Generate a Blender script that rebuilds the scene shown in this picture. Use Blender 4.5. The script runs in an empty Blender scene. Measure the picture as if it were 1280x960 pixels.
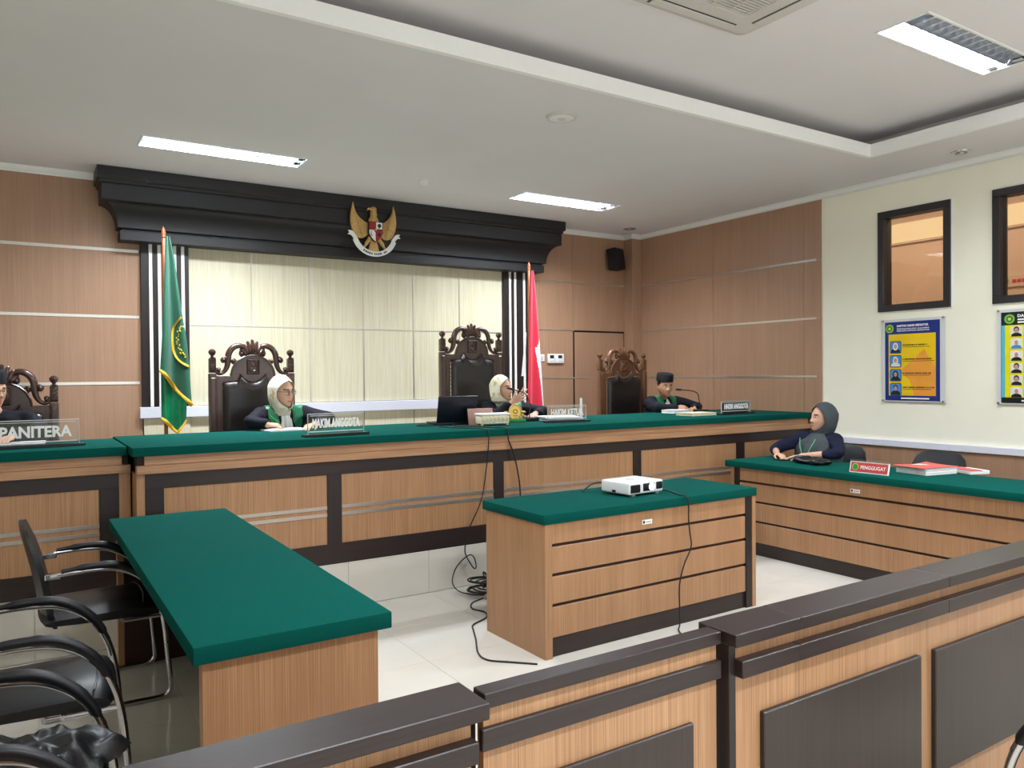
import bpy, bmesh, math, random
from mathutils import Vector, Matrix, Quaternion
import mathutils.geometry

S = bpy.context.scene
COL = S.collection
PI = math.pi
random.seed(7)

# ---------------------------------------------------------------- camera
cam_data = bpy.data.cameras.new('camera')
cam_data.sensor_width = 36.0
cam_data.lens = 966.0289 / 1280 * 36
cam_data.clip_start = 0.02
cam = bpy.data.objects.new('camera', cam_data)
COL.objects.link(cam)
_y, _p, _r = 0.5689437, -0.0113366, -0.0085198
_f = Vector((math.sin(_y) * math.cos(_p), math.cos(_y) * math.cos(_p), math.sin(_p)))
_rt = Vector((math.cos(_y), -math.sin(_y), 0))
_up = _rt.cross(_f)
_r0 = _rt * math.cos(_r) + _up * math.sin(_r)
_u0 = -_rt * math.sin(_r) + _up * math.cos(_r)
cam.matrix_world = Matrix(((_r0.x, _u0.x, -_f.x, 0), (_r0.y, _u0.y, -_f.y, 0), (_r0.z, _u0.z, -_f.z, 1.55), (0, 0, 0, 1)))
S.camera = cam

# ---------------------------------------------------------------- world, exposure
S.view_settings.view_transform = 'Standard'
S.view_settings.look = 'None'
S.view_settings.exposure = 0.0
S.view_settings.gamma = 1.0
S.view_settings.use_curve_mapping = False
W = bpy.data.worlds.new('world')
W.use_nodes = True
S.world = W
W.node_tree.nodes['Background'].inputs[0].default_value = (0.75, 0.85, 1.0, 1)
W.node_tree.nodes['Background'].inputs[1].default_value = 0.6

LAMP_W = 50.0          # watts of one lit tube in the low ceiling
TRAY_W = 66.0          # watts of one lit tube in the raised tray
COOL = (0.875, 0.945, 1.0)

def area(name, loc, sx, sy, power, rot=(0, 0, 0), color=COOL, spread=PI):
    l = bpy.data.lights.new(name, 'AREA')
    l.shape = 'RECTANGLE'; l.size = sx; l.size_y = sy
    l.energy = power; l.color = color; l.spread = spread
    o = bpy.data.objects.new(name, l)
    o.location = loc; o.rotation_euler = rot
    COL.objects.link(o)
    return o

# added fill light behind the camera, standing in for daylight from an unseen window
area('window_daylight', (2.9, -3.15, 2.0), 5.6, 1.5, 80.0, rot=(math.radians(90), 0, 0), color=(0.92, 0.97, 1.0))

# ---------------------------------------------------------------- materials
def newmat(name):
    m = bpy.data.materials.new(name); m.use_nodes = True
    nt = m.node_tree
    return m, nt, nt.nodes['Principled BSDF']

def srgb(r, g, b):
    def c(v):
        v /= 255.0
        return v / 12.92 if v <= 0.04045 else ((v + 0.055) / 1.055) ** 2.4
    return (c(r), c(g), c(b), 1)

def plain(name, rgb, rough=0.5, metal=0.0, noise=0.06, nscale=30, bump=0.0, bscale=200, sheen=0, coat=0, trans=0, ior=1.45, spec=0.5):
    m, nt, b = newmat(name)
    col = srgb(*rgb)
    b.inputs['Roughness'].default_value = rough
    b.inputs['Metallic'].default_value = metal
    b.inputs['Specular IOR Level'].default_value = spec
    b.inputs['IOR'].default_value = ior
    if sheen: b.inputs['Sheen Weight'].default_value = sheen
    if coat: b.inputs['Coat Weight'].default_value = coat
    if trans: b.inputs['Transmission Weight'].default_value = trans
    tc = nt.nodes.new('ShaderNodeTexCoord')
    if noise:
        n = nt.nodes.new('ShaderNodeTexNoise'); n.inputs['Scale'].default_value = nscale; n.inputs['Detail'].default_value = 3
        nt.links.new(tc.outputs['Object'], n.inputs['Vector'])
        r = nt.nodes.new('ShaderNodeValToRGB')
        r.color_ramp.elements[0].position = 0.3; r.color_ramp.elements[1].position = 0.7
        r.color_ramp.elements[0].color = tuple(c * (1 - noise) for c in col[:3]) + (1,)
        r.color_ramp.elements[1].color = tuple(min(1, c * (1 + noise)) for c in col[:3]) + (1,)
        nt.links.new(n.outputs['Fac'], r.inputs['Fac'])
        nt.links.new(r.outputs['Color'], b.inputs['Base Color'])
    else:
        b.inputs['Base Color'].default_value = col
    if bump:
        n2 = nt.nodes.new('ShaderNodeTexNoise'); n2.inputs['Scale'].default_value = bscale; n2.inputs['Detail'].default_value = 4
        nt.links.new(tc.outputs['Object'], n2.inputs['Vector'])
        bp = nt.nodes.new('ShaderNodeBump'); bp.inputs['Strength'].default_value = bump; bp.inputs['Distance'].default_value = 0.002
        nt.links.new(n2.outputs['Fac'], bp.inputs['Height'])
        nt.links.new(bp.outputs['Normal'], b.inputs['Normal'])
    return m

def wood(name, dark, light, axis='z', fine=150, rough=0.42, contrast=(0.33, 0.7), bump=0.12, coat=0.0, spec=0.5):
    """straight-grained laminate: streaks along one axis"""
    m, nt, b = newmat(name)
    b.inputs['Roughness'].default_value = rough
    b.inputs['Specular IOR Level'].default_value = spec
    if coat: b.inputs['Coat Weight'].default_value = coat; b.inputs['Coat Roughness'].default_value = 0.2
    tc = nt.nodes.new('ShaderNodeTexCoord')
    def stretched(sc, lo):
        mp = nt.nodes.new('ShaderNodeMapping')
        s = {'x': (lo, sc, sc), 'y': (sc, lo, sc), 'z': (sc, sc, lo)}[axis]
        mp.inputs['Scale'].default_value = s
        nt.links.new(tc.outputs['Object'], mp.inputs['Vector'])
        n = nt.nodes.new('ShaderNodeTexNoise'); n.inputs['Scale'].default_value = 1.0
        n.inputs['Detail'].default_value = 4; n.inputs['Roughness'].default_value = 0.62
        nt.links.new(mp.outputs['Vector'], n.inputs['Vector'])
        return n.outputs['Fac']
    a = stretched(fine, 2.0); c = stretched(14, 0.7)
    mx = nt.nodes.new('ShaderNodeMix'); mx.data_type = 'FLOAT'
    mx.inputs['Factor'].default_value = 0.22
    nt.links.new(a, mx.inputs['A']); nt.links.new(c, mx.inputs['B'])
    r = nt.nodes.new('ShaderNodeValToRGB')
    r.color_ramp.elements[0].position = contrast[0]; r.color_ramp.elements[1].position = contrast[1]
    r.color_ramp.elements[0].color = srgb(*dark); r.color_ramp.elements[1].color = srgb(*light)
    nt.links.new(mx.outputs['Result'], r.inputs['Fac'])
    nt.links.new(r.outputs['Color'], b.inputs['Base Color'])
    if bump:
        bp = nt.nodes.new('ShaderNodeBump'); bp.inputs['Strength'].default_value = bump; bp.inputs['Distance'].default_value = 0.001
        nt.links.new(a, bp.inputs['Height']); nt.links.new(bp.outputs['Normal'], b.inputs['Normal'])
    return m

def emit(name, rgb, strength):
    m = bpy.data.materials.new(name); m.use_nodes = True
    nt = m.node_tree; nt.nodes.clear()
    e = nt.nodes.new('ShaderNodeEmission'); e.inputs[0].default_value = srgb(*rgb); e.inputs[1].default_value = strength
    o = nt.nodes.new('ShaderNodeOutputMaterial'); nt.links.new(e.outputs[0], o.inputs[0])
    return m

M = {}
M['ceiling'] = plain('ceiling_paint', (227, 223, 224), 0.85, noise=0.015, nscale=2)
M['white'] = plain('white_paint', (246, 246, 244), 0.5, noise=0.01)
M['ledge'] = plain('white_ledge', (226, 226, 238), 0.4, noise=0.01)
M['plaster'] = plain('cream_wall_paint', (250, 247, 229), 0.75, noise=0.015, nscale=3, bump=0.05)
M['cream'] = wood('cream_laminate', (206, 197, 166), (230, 223, 198), 'z', 90, 0.45, (0.3, 0.7), 0.05)
M['tan'] = wood('tan_laminate', (140, 99, 66), (194, 149, 110), 'z', 330, 0.40, (0.32, 0.7), 0.10)
M['tan_wall'] = wood('tan_wall_laminate', (150, 114, 90), (184, 146, 118), 'z', 300, 0.36, (0.3, 0.7), 0.06)
M['tan_rail'] = wood('tan_laminate_lengthwise', (146, 104, 72), (200, 154, 116), 'x', 120, 0.40, (0.32, 0.7), 0.06)
M['tan_rail_y'] = wood('tan_laminate_depthwise', (146, 108, 80), (200, 158, 122), 'y', 120, 0.40, (0.32, 0.7), 0.06)
M['dark'] = wood('dark_wenge', (25, 17, 17), (43, 31, 30), 'z', 160, 0.42, (0.3, 0.72), 0.05)
M['dark_x'] = wood('dark_wenge_lengthwise', (29, 20, 19), (50, 36, 34), 'x', 160, 0.38, (0.3, 0.72), 0.05)
M['dark_panel'] = wood('dark_panel_veneer', (38, 28, 25), (57, 45, 41), 'z', 160, 0.42, (0.3, 0.72), 0.05)
M['black_wood'] = wood('black_brown_beam_wood', (12, 10, 13), (22, 19, 23), 'x', 60, 0.5, (0.3, 0.7), 0.04)
M['groove'] = plain('dark_groove', (28, 20, 19), 0.6, noise=0.03)
M['liner'] = plain('dark_red_brown_liner', (52, 28, 24), 0.5, noise=0.06)
M['metal'] = plain('brushed_aluminium', (212, 208, 202), 0.28, 0.85, noise=0.04, nscale=60)
M['chrome'] = plain('chrome', (205, 205, 208), 0.12, 1.0, noise=0.0)
M['green'] = plain('green_felt_cover', (7, 76, 68), 0.95, noise=0.06, nscale=140, bump=0.25, bscale=700, spec=0.06)
M['tile'] = plain('cream_porcelain_tile', (212, 206, 196), 0.13, noise=0.025, nscale=5, spec=0.6)
M['grout'] = plain('pale_grout', (212, 207, 196), 0.8, noise=0.03)
M['leather'] = plain('black_leather', (22, 22, 24), 0.36, noise=0.08, nscale=40, bump=0.25, bscale=260, spec=0.5)
M['chair_leather'] = plain('dark_brown_leather', (34, 28, 28), 0.30, noise=0.08, nscale=25, bump=0.12, bscale=150, spec=0.5)
M['mahogany'] = wood('carved_mahogany', (46, 25, 20), (82, 50, 39), 'z', 60, 0.33, (0.3, 0.72), 0.15, coat=0.3)
M['brown_carved'] = wood('carved_brown_wood', (82, 50, 32), (124, 80, 52), 'z', 60, 0.36, (0.3, 0.72), 0.15, coat=0.2)
M['brass'] = plain('brass_nail', (160, 130, 90), 0.3, 0.9, noise=0.0)
M['skin'] = plain('skin', (214, 166, 140), 0.55, noise=0.05, nscale=18, spec=0.3)
M['skin_dark'] = plain('skin_tan', (192, 142, 114), 0.55, noise=0.05, nscale=18, spec=0.3)
M['lip'] = plain('lips', (184, 112, 102), 0.5, noise=0.03)
M['brow'] = plain('eyebrow', (60, 44, 38), 0.8, noise=0.05)
M['eye'] = plain('eye_white', (215, 208, 202), 0.3, noise=0.0)
M['iris'] = plain('iris', (34, 24, 20), 0.2, noise=0.0)
M['robe'] = plain('black_robe', (23, 24, 34), 0.8, noise=0.1, nscale=20, bump=0.15, bscale=120, spec=0.25)
M['navy'] = plain('navy_knit', (26, 29, 52), 0.85, noise=0.1, nscale=40, bump=0.2, bscale=220, spec=0.2)
M['satin'] = plain('green_satin', (16, 112, 72), 0.34, noise=0.16, nscale=14, sheen=0.2)
M['bef'] = plain('white_jabot', (238, 238, 236), 0.75, noise=0.02)
M['hijab_grey'] = plain('grey_hijab', (74, 80, 84), 0.85, noise=0.08, nscale=20, bump=0.1, bscale=300, spec=0.2)
M['peci'] = plain('black_velvet_cap', (16, 16, 24), 0.85, noise=0.05)
M['hair'] = plain('black_hair', (24, 20, 20), 0.6, noise=0.2, nscale=80)
M['glass_frame'] = plain('spectacle_frame', (96, 72, 58), 0.3, 0.4, noise=0.0)
M['lanyard'] = plain('lanyard_green', (120, 200, 150), 0.6, noise=0.02)
M['paper'] = plain('white_paper', (240, 240, 240), 0.7, noise=0.01)
M['cream_paper'] = plain('cream_book_paper', (226, 214, 186), 0.7, noise=0.03)
M['pink_red'] = plain('red_folder_cover', (222, 92, 84), 0.5, noise=0.12, nscale=9)
M['red_sign'] = plain('red_sign_print', (190, 66, 64), 0.45, noise=0.02)
M['black_plastic'] = plain('black_plastic', (18, 18, 22), 0.42, noise=0.04)
M['navy_black'] = plain('laptop_lid', (12, 14, 30), 0.4, noise=0.03)
M['white_plastic'] = plain('white_plastic', (236, 236, 236), 0.38, noise=0.01)
M['beige_plastic'] = plain('offwhite_plastic', (206, 202, 196), 0.45, noise=0.01)
M['grey_plastic'] = plain('grey_plastic', (120, 120, 120), 0.5, noise=0.02)
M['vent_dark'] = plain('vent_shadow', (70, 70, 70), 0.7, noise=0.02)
M['cable'] = plain('black_cable', (26, 26, 30), 0.5, noise=0.0)
M['cable_grey'] = plain('grey_cable', (96, 92, 92), 0.5, noise=0.0)
M['gold'] = plain('antique_gold', (204, 166, 104), 0.42, 0.35, noise=0.18, nscale=60, bump=0.3, bscale=160)
M['gold_bright'] = plain('gold_plate', (214, 180, 92), 0.3, 0.5, noise=0.06)
M['yellow_fringe'] = plain('gold_fringe', (222, 172, 44), 0.7, noise=0.15, nscale=120)
M['flag_green'] = plain('flag_green_cloth', (24, 88, 66), 0.7, noise=0.06, nscale=10, sheen=0.2)
M['flag_green_satin'] = plain('flag_lining_satin', (14, 120, 78), 0.35, noise=0.15, nscale=16)
M['flag_red'] = plain('flag_red_cloth', (212, 28, 58), 0.6, noise=0.05, nscale=8, sheen=0.2)
M['flag_white'] = plain('flag_white_cloth', (236, 234, 240), 0.6, noise=0.02, nscale=8, sheen=0.2)
M['pole_wood'] = plain('varnished_pole', (150, 84, 52), 0.35, noise=0.1, nscale=20)
M['red'] = plain('shield_red', (170, 30, 40), 0.45, noise=0.03)
M['black'] = plain('shield_black', (20, 20, 20), 0.5, noise=0.0)
M['green_leaf'] = plain('leaf_green', (70, 110, 54), 0.6, noise=0.15)
M['emblem_green'] = plain('emblem_green', (36, 140, 66), 0.5, noise=0.05)
M['emblem_yellow'] = plain('emblem_yellow', (228, 206, 70), 0.5, noise=0.03)
M['poster_navy'] = plain('poster_navy_print', (22, 44, 120), 0.35, noise=0.04)
M['poster_black'] = plain('poster_black_print', (16, 22, 30), 0.35, noise=0.04)
M['poster_yellow'] = plain('poster_yellow_print', (232, 224, 20), 0.35, noise=0.02)
M['poster_gold'] = plain('poster_gold_print', (238, 200, 20), 0.35, noise=0.06, nscale=4)
M['poster_orange'] = plain('poster_orange_print', (238, 160, 62), 0.35, noise=0.06, nscale=6)
M['photo_blue'] = plain('photo_blue_print', (70, 140, 214), 0.35, noise=0.08)
M['photo_white'] = plain('photo_white_print', (228, 226, 222), 0.35, noise=0.02)
M['photo_dark'] = plain('photo_dark_print', (24, 26, 36), 0.35, noise=0.0)
M['photo_skin'] = plain('photo_skin_print', (200, 150, 126), 0.4, noise=0.0)
M['print_black'] = plain('print_black', (30, 26, 26), 0.5, noise=0.0)
M['print_white'] = plain('print_white', (253, 253, 253), 0.5, noise=0.0)
M['cyan_edge'] = plain('cyan_print', (90, 190, 220), 0.4, noise=0.0)
M['window_frame'] = wood('black_window_frame', (26, 24, 26), (46, 42, 43), 'z', 60, 0.45, (0.3, 0.7), 0.05)
M['corridor'] = plain('corridor_paint', (186, 160, 138), 0.8, noise=0.03, nscale=2)
M['pinkwood'] = plain('pale_pink_board', (190, 146, 136), 0.5, noise=0.06)
M['ornate'] = plain('white_gold_ornament', (232, 224, 196), 0.45, noise=0.25, nscale=90, bump=0.6, bscale=120)
M['reflector'] = plain('lamp_reflector', (200, 204, 214), 0.2, 0.9, noise=0.0)
M['tube_lit'] = emit('lit_tube', (240, 246, 255), 9.0)
M['led'] = emit('projector_beam_glass', (214, 232, 255), 14.0)
M['corridor_lamp'] = emit('lit_clerestory', (255, 230, 180), 1.2)  # glow put into the colour for a bright band on the corridor wall
M['lcd'] = emit('green_lcd', (90, 120, 90), 0.25)

def glassmat(name, tint, rough=0.0, alpha=0.12):
    """thin clear sheet: mostly see-through with a glossy skin"""
    m = bpy.data.materials.new(name); m.use_nodes = True
    nt = m.node_tree; nt.nodes.clear()
    t = nt.nodes.new('ShaderNodeBsdfTransparent'); t.inputs[0].default_value = tint
    g = nt.nodes.new('ShaderNodeBsdfGlossy'); g.inputs['Roughness'].default_value = rough
    lw = nt.nodes.new('ShaderNodeFresnel'); lw.inputs['IOR'].default_value = 1.45
    mr = nt.nodes.new('ShaderNodeMath'); mr.operation = 'ADD'; mr.inputs[1].default_value = alpha
    mx = nt.nodes.new('ShaderNodeMixShader')
    o = nt.nodes.new('ShaderNodeOutputMaterial')
    nt.links.new(lw.outputs[0], mr.inputs[0]); nt.links.new(mr.outputs[0], mx.inputs[0])
    nt.links.new(t.outputs[0], mx.inputs[1]); nt.links.new(g.outputs[0], mx.inputs[2]); nt.links.new(mx.outputs[0], o.inputs[0])
    return m
M['acrylic'] = glassmat('clear_acrylic', (0.97, 0.98, 0.98, 1), 0.05, 0.0)
M['acrylic_edge'] = plain('frosted_acrylic_edge', (214, 216, 218), 0.3, noise=0.0)
M['window_glass'] = glassmat('brown_tinted_glass', (0.92, 0.84, 0.76, 1), 0.02, 0.03)
M['lens'] = glassmat('spectacle_lens', (0.97, 0.97, 0.97, 1), 0.02, 0.02)

def hijab_floral():
    m, nt, b = newmat('cream_floral_hijab')
    b.inputs['Roughness'].default_value = 0.75
    tc = nt.nodes.new('ShaderNodeTexCoord')
    v = nt.nodes.new('ShaderNodeTexNoise'); v.inputs['Scale'].default_value = 16; v.inputs['Detail'].default_value = 2
    nt.links.new(tc.outputs['Object'], v.inputs['Vector'])
    r = nt.nodes.new('ShaderNodeValToRGB')
    e = r.color_ramp.elements
    e[0].position = 0.30; e[0].color = srgb(196, 176, 112)
    e[1].position = 0.66; e[1].color = srgb(232, 176, 150)
    for p, c in ((0.38, (236, 228, 202)), (0.56, (240, 234, 216)), (0.61, (212, 190, 140))):
        k = e.new(p); k.color = srgb(*c)
    nt.links.new(v.outputs['Fac'], r.inputs['Fac']); nt.links.new(r.outputs['Color'], b.inputs['Base Color'])
    return m
M['hijab_floral'] = hijab_floral()

# ---------------------------------------------------------------- object helpers
WM = {}
TMP = bpy.data.scenes.new('workshop')     # scratch scene for lettering and remeshing, removed at the end
def reg(o, mat=Matrix.Identity(4)):
    WM[o.name] = mat

def tag(o, label=None, cat=None, group=None, kind=None):
    if label: o['label'] = label
    if cat: o['category'] = cat
    if group: o['group'] = group
    if kind: o['kind'] = kind
    return o

def thing(name, label, cat, loc=(0, 0, 0), rz=0.0, group=None):
    o = bpy.data.objects.new(name, None); COL.objects.link(o)
    o.empty_display_size = 0.1
    o.location = loc; o.rotation_euler = (0, 0, rz)
    tag(o, label, cat, group)
    WM[o.name] = Matrix.Translation(loc) @ Matrix.Rotation(rz, 4, 'Z')
    return o

def obj(name, bm, mat, parent=None, local=False, smooth=35, recalc=True):
    """link bm as ONE mesh object; bm is in world coordinates unless local"""
    if recalc: bmesh.ops.recalc_face_normals(bm, faces=bm.faces)
    me = bpy.data.meshes.new(name)
    bm.to_mesh(me); bm.free()
    for mm in (mat if isinstance(mat, (list, tuple)) else [mat]):
        me.materials.append(mm)
    return link(name, me, parent, local, smooth)

def link(name, me, parent=None, local=False, smooth=35):
    o = bpy.data.objects.new(name, me); COL.objects.link(o)
    pm = WM[parent.name] if parent is not None else Matrix.Identity(4)
    if parent is not None: o.parent = parent
    if not local and parent is not None: me.transform(pm.inverted())
    WM[o.name] = pm.copy()
    if smooth:
        me.shade_smooth()
        me.set_sharp_from_angle(angle=math.radians(smooth))
    else:
        me.shade_flat()
    return o

def struct(name, bm, mat, parent=None, smooth=35):
    o = obj(name, bm, mat, parent, smooth=smooth)
    if parent is None: o['kind'] = 'structure'
    return o

def dup(root, loc, rz, label=None, group=None):
    r = root.copy(); COL.objects.link(r); r.location = loc; r.rotation_euler = (0, 0, rz)
    WM[r.name] = Matrix.Translation(loc) @ Matrix.Rotation(rz, 4, 'Z')
    if label: r['label'] = label
    if group: r['group'] = group
    for ch in list(root.children):
        c = ch.copy(); COL.objects.link(c); c.parent = r
        for g in list(ch.children):
            d = g.copy(); COL.objects.link(d); d.parent = c
    return r

# ---------------------------------------------------------------- shape helpers
def box(bm, x0, x1, y0, y1, z0, z1, bev=0.0, seg=1, mtx=None):
    t = bmesh.new()
    bmesh.ops.create_cube(t, size=1.0)
    for v in t.verts:
        v.co = Vector(((x0 + x1) / 2 + v.co.x * (x1 - x0), (y0 + y1) / 2 + v.co.y * (y1 - y0), (z0 + z1) / 2 + v.co.z * (z1 - z0)))
    if bev:
        bmesh.ops.bevel(t, geom=list(t.edges), offset=bev, segments=seg, affect='EDGES', profile=0.5)
    if mtx is not None: bmesh.ops.transform(t, matrix=mtx, verts=t.verts)
    merge(bm, t); return bm

def merge(bm, t):
    me = bpy.data.meshes.new('tmp'); t.to_mesh(me); t.free()
    bm.from_mesh(me); bpy.data.meshes.remove(me)

def B(x0, x1, y0, y1, z0, z1, bev=0.0, seg=1, mtx=None):
    return box(bmesh.new(), x0, x1, y0, y1, z0, z1, bev, seg, mtx)

def cr(pts, n=6, closed=False):
    """Catmull-Rom through pts"""
    P = [Vector(p) for p in pts]; out = []
    N = len(P); rng = range(N if closed else N - 1)
    for i in rng:
        p0 = P[(i - 1) % N] if (closed or i > 0) else P[0] * 2 - P[1]
        p1 = P[i]; p2 = P[(i + 1) % N]
        p3 = P[(i + 2) % N] if (closed or i + 2 < N) else P[-1] * 2 - P[-2]
        for k in range(n):
            t = k / n
            out.append(0.5 * ((2 * p1) + (p2 - p0) * t + (2 * p0 - 5 * p1 + 4 * p2 - p3) * t * t + (3 * p1 - p0 - 3 * p2 + p3) * t ** 3))
    if not closed: out.append(P[-1].copy())
    return out

def tube(bm, pts, r, seg=8, closed=False, flat=1.0, cap=True):
    P = [Vector(p) for p in pts]; N = len(P)
    R = list(r) if isinstance(r, (list, tuple)) else [r] * N
    if len(R) != N: R = [R[0] + (R[-1] - R[0]) * i / (N - 1) for i in range(N)] if len(R) == 2 else [R[min(len(R) - 1, int(i * (len(R) - 1) / (N - 1) + 0.5))] for i in range(N)]
    def tan(i):
        if closed: t = P[(i + 1) % N] - P[(i - 1) % N]
        else: t = P[min(i + 1, N - 1)] - P[max(i - 1, 0)]
        return t.normalized() if t.length > 1e-9 else Vector((0, 0, 1))
    t0 = tan(0)
    nrm = t0.orthogonal().normalized()
    rings = []; last = t0
    for i in range(N):
        t = tan(i)
        q = last.rotation_difference(t); nrm = (q @ nrm).normalized(); last = t
        bn = t.cross(nrm).normalized()
        rings.append([bm.verts.new(P[i] + (nrm * math.cos(2 * PI * k / seg) + bn * math.sin(2 * PI * k / seg) * flat) * R[i]) for k in range(seg)])
    M_ = N if closed else N - 1
    for i in range(M_):
        a, b2 = rings[i], rings[(i + 1) % N]
        for k in range(seg):
            bm.faces.new((a[k], a[(k + 1) % seg], b2[(k + 1) % seg], b2[k]))
    if cap and not closed:
        bm.faces.new(rings[0][::-1]); bm.faces.new(rings[-1])
    return bm

def lathe(bm, prof, c=(0, 0, 0), seg=16, sx=1.0, sy=1.0, mtx=None):
    """prof: (radius, z) from bottom to top"""
    rings = []
    c = Vector(c)
    for r, z in prof:
        if r < 1e-6:
            co = Vector((0, 0, z)) + c
            rings.append([bm.verts.new(mtx @ co if mtx is not None else co)])
        else:
            ring = []
            for k in range(seg):
                co = Vector((r * sx * math.cos(2 * PI * k / seg), r * sy * math.sin(2 * PI * k / seg), z)) + c
                ring.append(bm.verts.new(mtx @ co if mtx is not None else co))
            rings.append(ring)
    for a, b in zip(rings, rings[1:]):
        if len(a) == 1 and len(b) == 1: continue
        for k in range(seg):
            if len(a) == 1: bm.faces.new((a[0], b[(k + 1) % seg], b[k]))
            elif len(b) == 1: bm.faces.new((a[k], a[(k + 1) % seg], b[0]))
            else: bm.faces.new((a[k], a[(k + 1) % seg], b[(k + 1) % seg], b[k]))
    if len(rings[0]) > 1: bm.faces.new(rings[0][::-1])
    if len(rings[-1]) > 1: bm.faces.new(rings[-1])
    return bm

def ell(bm, c, rx, ry, rz, u=16, v=10, mtx=None):
    t = bmesh.new()
    bmesh.ops.create_uvsphere(t, u_segments=u, v_segments=v, radius=1.0)
    m = Matrix.Translation(Vector(c)) @ (mtx if mtx is not None else Matrix.Identity(4)) @ Matrix.Diagonal((rx, ry, rz, 1))
    bmesh.ops.transform(t, matrix=m, verts=t.verts)
    merge(bm, t); return bm

def capsule(bm, a, b, ra, rb, seg=12):
    a = Vector(a); b = Vector(b); d = (b - a)
    L = d.length
    if L < 1e-6: return ell(bm, a, ra, ra, ra, seg, 8)
    d.normalize()
    prof = []
    for i in range(0, 5): 
        t = PI / 2 * i / 4
        prof.append((ra * math.sin(t), -ra * math.cos(t)))
    for i in range(0, 5):
        t = PI / 2 * i / 4
        prof.append((rb * math.cos(t), L + rb * math.sin(t)))
    prof[0] = (0, -ra); prof[-1] = (0, L + rb)
    q = Vector((0, 0, 1)).rotation_difference(d).to_matrix().to_4x4()
    return lathe(bm, prof, (0, 0, 0), seg, mtx=Matrix.Translation(a) @ q)

def prism(bm, poly, thick, mtx):
    """2-D outline (x, z) extruded by thick along +y, then placed with mtx"""
    f = [bm.verts.new(mtx @ Vector((x, 0, z))) for x, z in poly]
    b = [bm.verts.new(mtx @ Vector((x, thick, z))) for x, z in poly]
    n = len(poly)
    for i in range(n):
        bm.faces.new((f[i], f[(i + 1) % n], b[(i + 1) % n], b[i]))
    for ring, flip in ((f, False), (b, True)):
        tris = mathutils.geometry.tessellate_polygon([[Vector((x, z, 0)) for x, z in poly]])
        for t in tris:
            vs = [ring[i] for i in (t if not flip else t[::-1])]
            try: bm.faces.new(vs)
            except ValueError: pass
    return bm

def grid(bm, fn, nu, nv, closed_u=False):
    rows = [[bm.verts.new(fn(i / (nu if closed_u else nu - 1), j / (nv - 1))) for i in range(nu)] for j in range(nv)]
    for j in range(nv - 1):
        for i in range(nu if closed_u else nu - 1):
            k = (i + 1) % nu
            bm.faces.new((rows[j][i], rows[j][k], rows[j + 1][k], rows[j + 1][i]))
    return rows

def solidify(bm, t):
    bmesh.ops.recalc_face_normals(bm, faces=bm.faces)
    bmesh.ops.solidify(bm, geom=list(bm.faces), thickness=t)
    return bm

def frame_mtx(o, xdir, zdir):
    """matrix with local x along xdir, local z along zdir, origin o; local y = z cross x"""
    x = Vector(xdir).normalized(); z = Vector(zdir).normalized()
    y = z.cross(x).normalized(); z = x.cross(y)
    m = Matrix.Identity(4)
    for i in range(3):
        m[i][0] = x[i]; m[i][1] = y[i]; m[i][2] = z[i]; m[i][3] = Vector(o)[i]
    return m

def plate_holes(bm, x0, x1, y0, y1, z0, z1, holes):
    xs = sorted({x0, x1, *[h[0] for h in holes], *[h[1] for h in holes]})
    ys = sorted({y0, y1, *[h[2] for h in holes], *[h[3] for h in holes]})
    for i in range(len(xs) - 1):
        for j in range(len(ys) - 1):
            cx = (xs[i] + xs[i + 1]) / 2; cy = (ys[j] + ys[j + 1]) / 2
            if any(h[0] < cx < h[1] and h[2] < cy < h[3] for h in holes): continue
            box(bm, xs[i], xs[i + 1], ys[j], ys[j + 1], z0, z1)
    bmesh.ops.remove_doubles(bm, verts=bm.verts, dist=1e-5)
    # drop the inner faces shared by neighbouring cells
    seen = {}
    for f in list(bm.faces):
        key = tuple(sorted(v.index for v in f.verts))
    bm.verts.index_update()
    for f in bm.faces:
        seen.setdefault(tuple(sorted(v.index for v in f.verts)), []).append(f)
    kill = [f for fs in seen.values() if len(fs) > 1 for f in fs]
    bmesh.ops.delete(bm, geom=kill, context='FACES')
    return bm

def text(name, body, mat, parent, mtx, width=None, height=0.05, depth=0.002, bold=0.0, align='CENTER', spacing=1.0):
    """lettering mesh; local x = reading direction, local z = up, sits on mtx with its face towards local -y"""
    cu = bpy.data.curves.new('lettering', 'FONT')
    cu.body = body; cu.size = 1.0; cu.extrude = 0.0; cu.offset = bold; cu.align_x = 'LEFT'; cu.resolution_u = 2
    cu.space_character = spacing
    t = bpy.data.objects.new('tmp_text', cu); TMP.collection.objects.link(t)
    dg = TMP.view_layers[0].depsgraph; TMP.view_layers[0].update(); dg = TMP.view_layers[0].depsgraph
    me = bpy.data.meshes.new_from_object(t.evaluated_get(dg))
    bpy.data.objects.remove(t); bpy.data.curves.remove(cu)
    xs = [v.co.x for v in me.vertices]; ys = [v.co.y for v in me.vertices]
    x0, x1, y0, y1 = min(xs), max(xs), min(ys), max(ys)
    sz = height / (y1 - y0)
    sx = (width / (x1 - x0)) if width else sz
    off = {'CENTER': (x0 + x1) / 2, 'LEFT': x0, 'RIGHT': x1}[align]
    bm = bmesh.new(); bm.from_mesh(me); bpy.data.meshes.remove(me)
    if depth:
        r = bmesh.ops.extrude_face_region(bm, geom=list(bm.faces))
        for v in [g for g in r['geom'] if isinstance(g, bmesh.types.BMVert)]: v.co.z -= 1.0
    for v in bm.verts:
        v.co = mtx @ Vector(((v.co.x - off) * sx, depth if v.co.z > -0.5 else 0.0, (v.co.y - (y0 + y1) / 2) * sz))
    return obj(name, bm, mat, parent, smooth=0)
# ================================================================ ROOM SHELL
XL, XR, YN, YB, ZC, ZR = -1.2, 6.82, -3.2, 7.675, 3.34, 3.55

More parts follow.
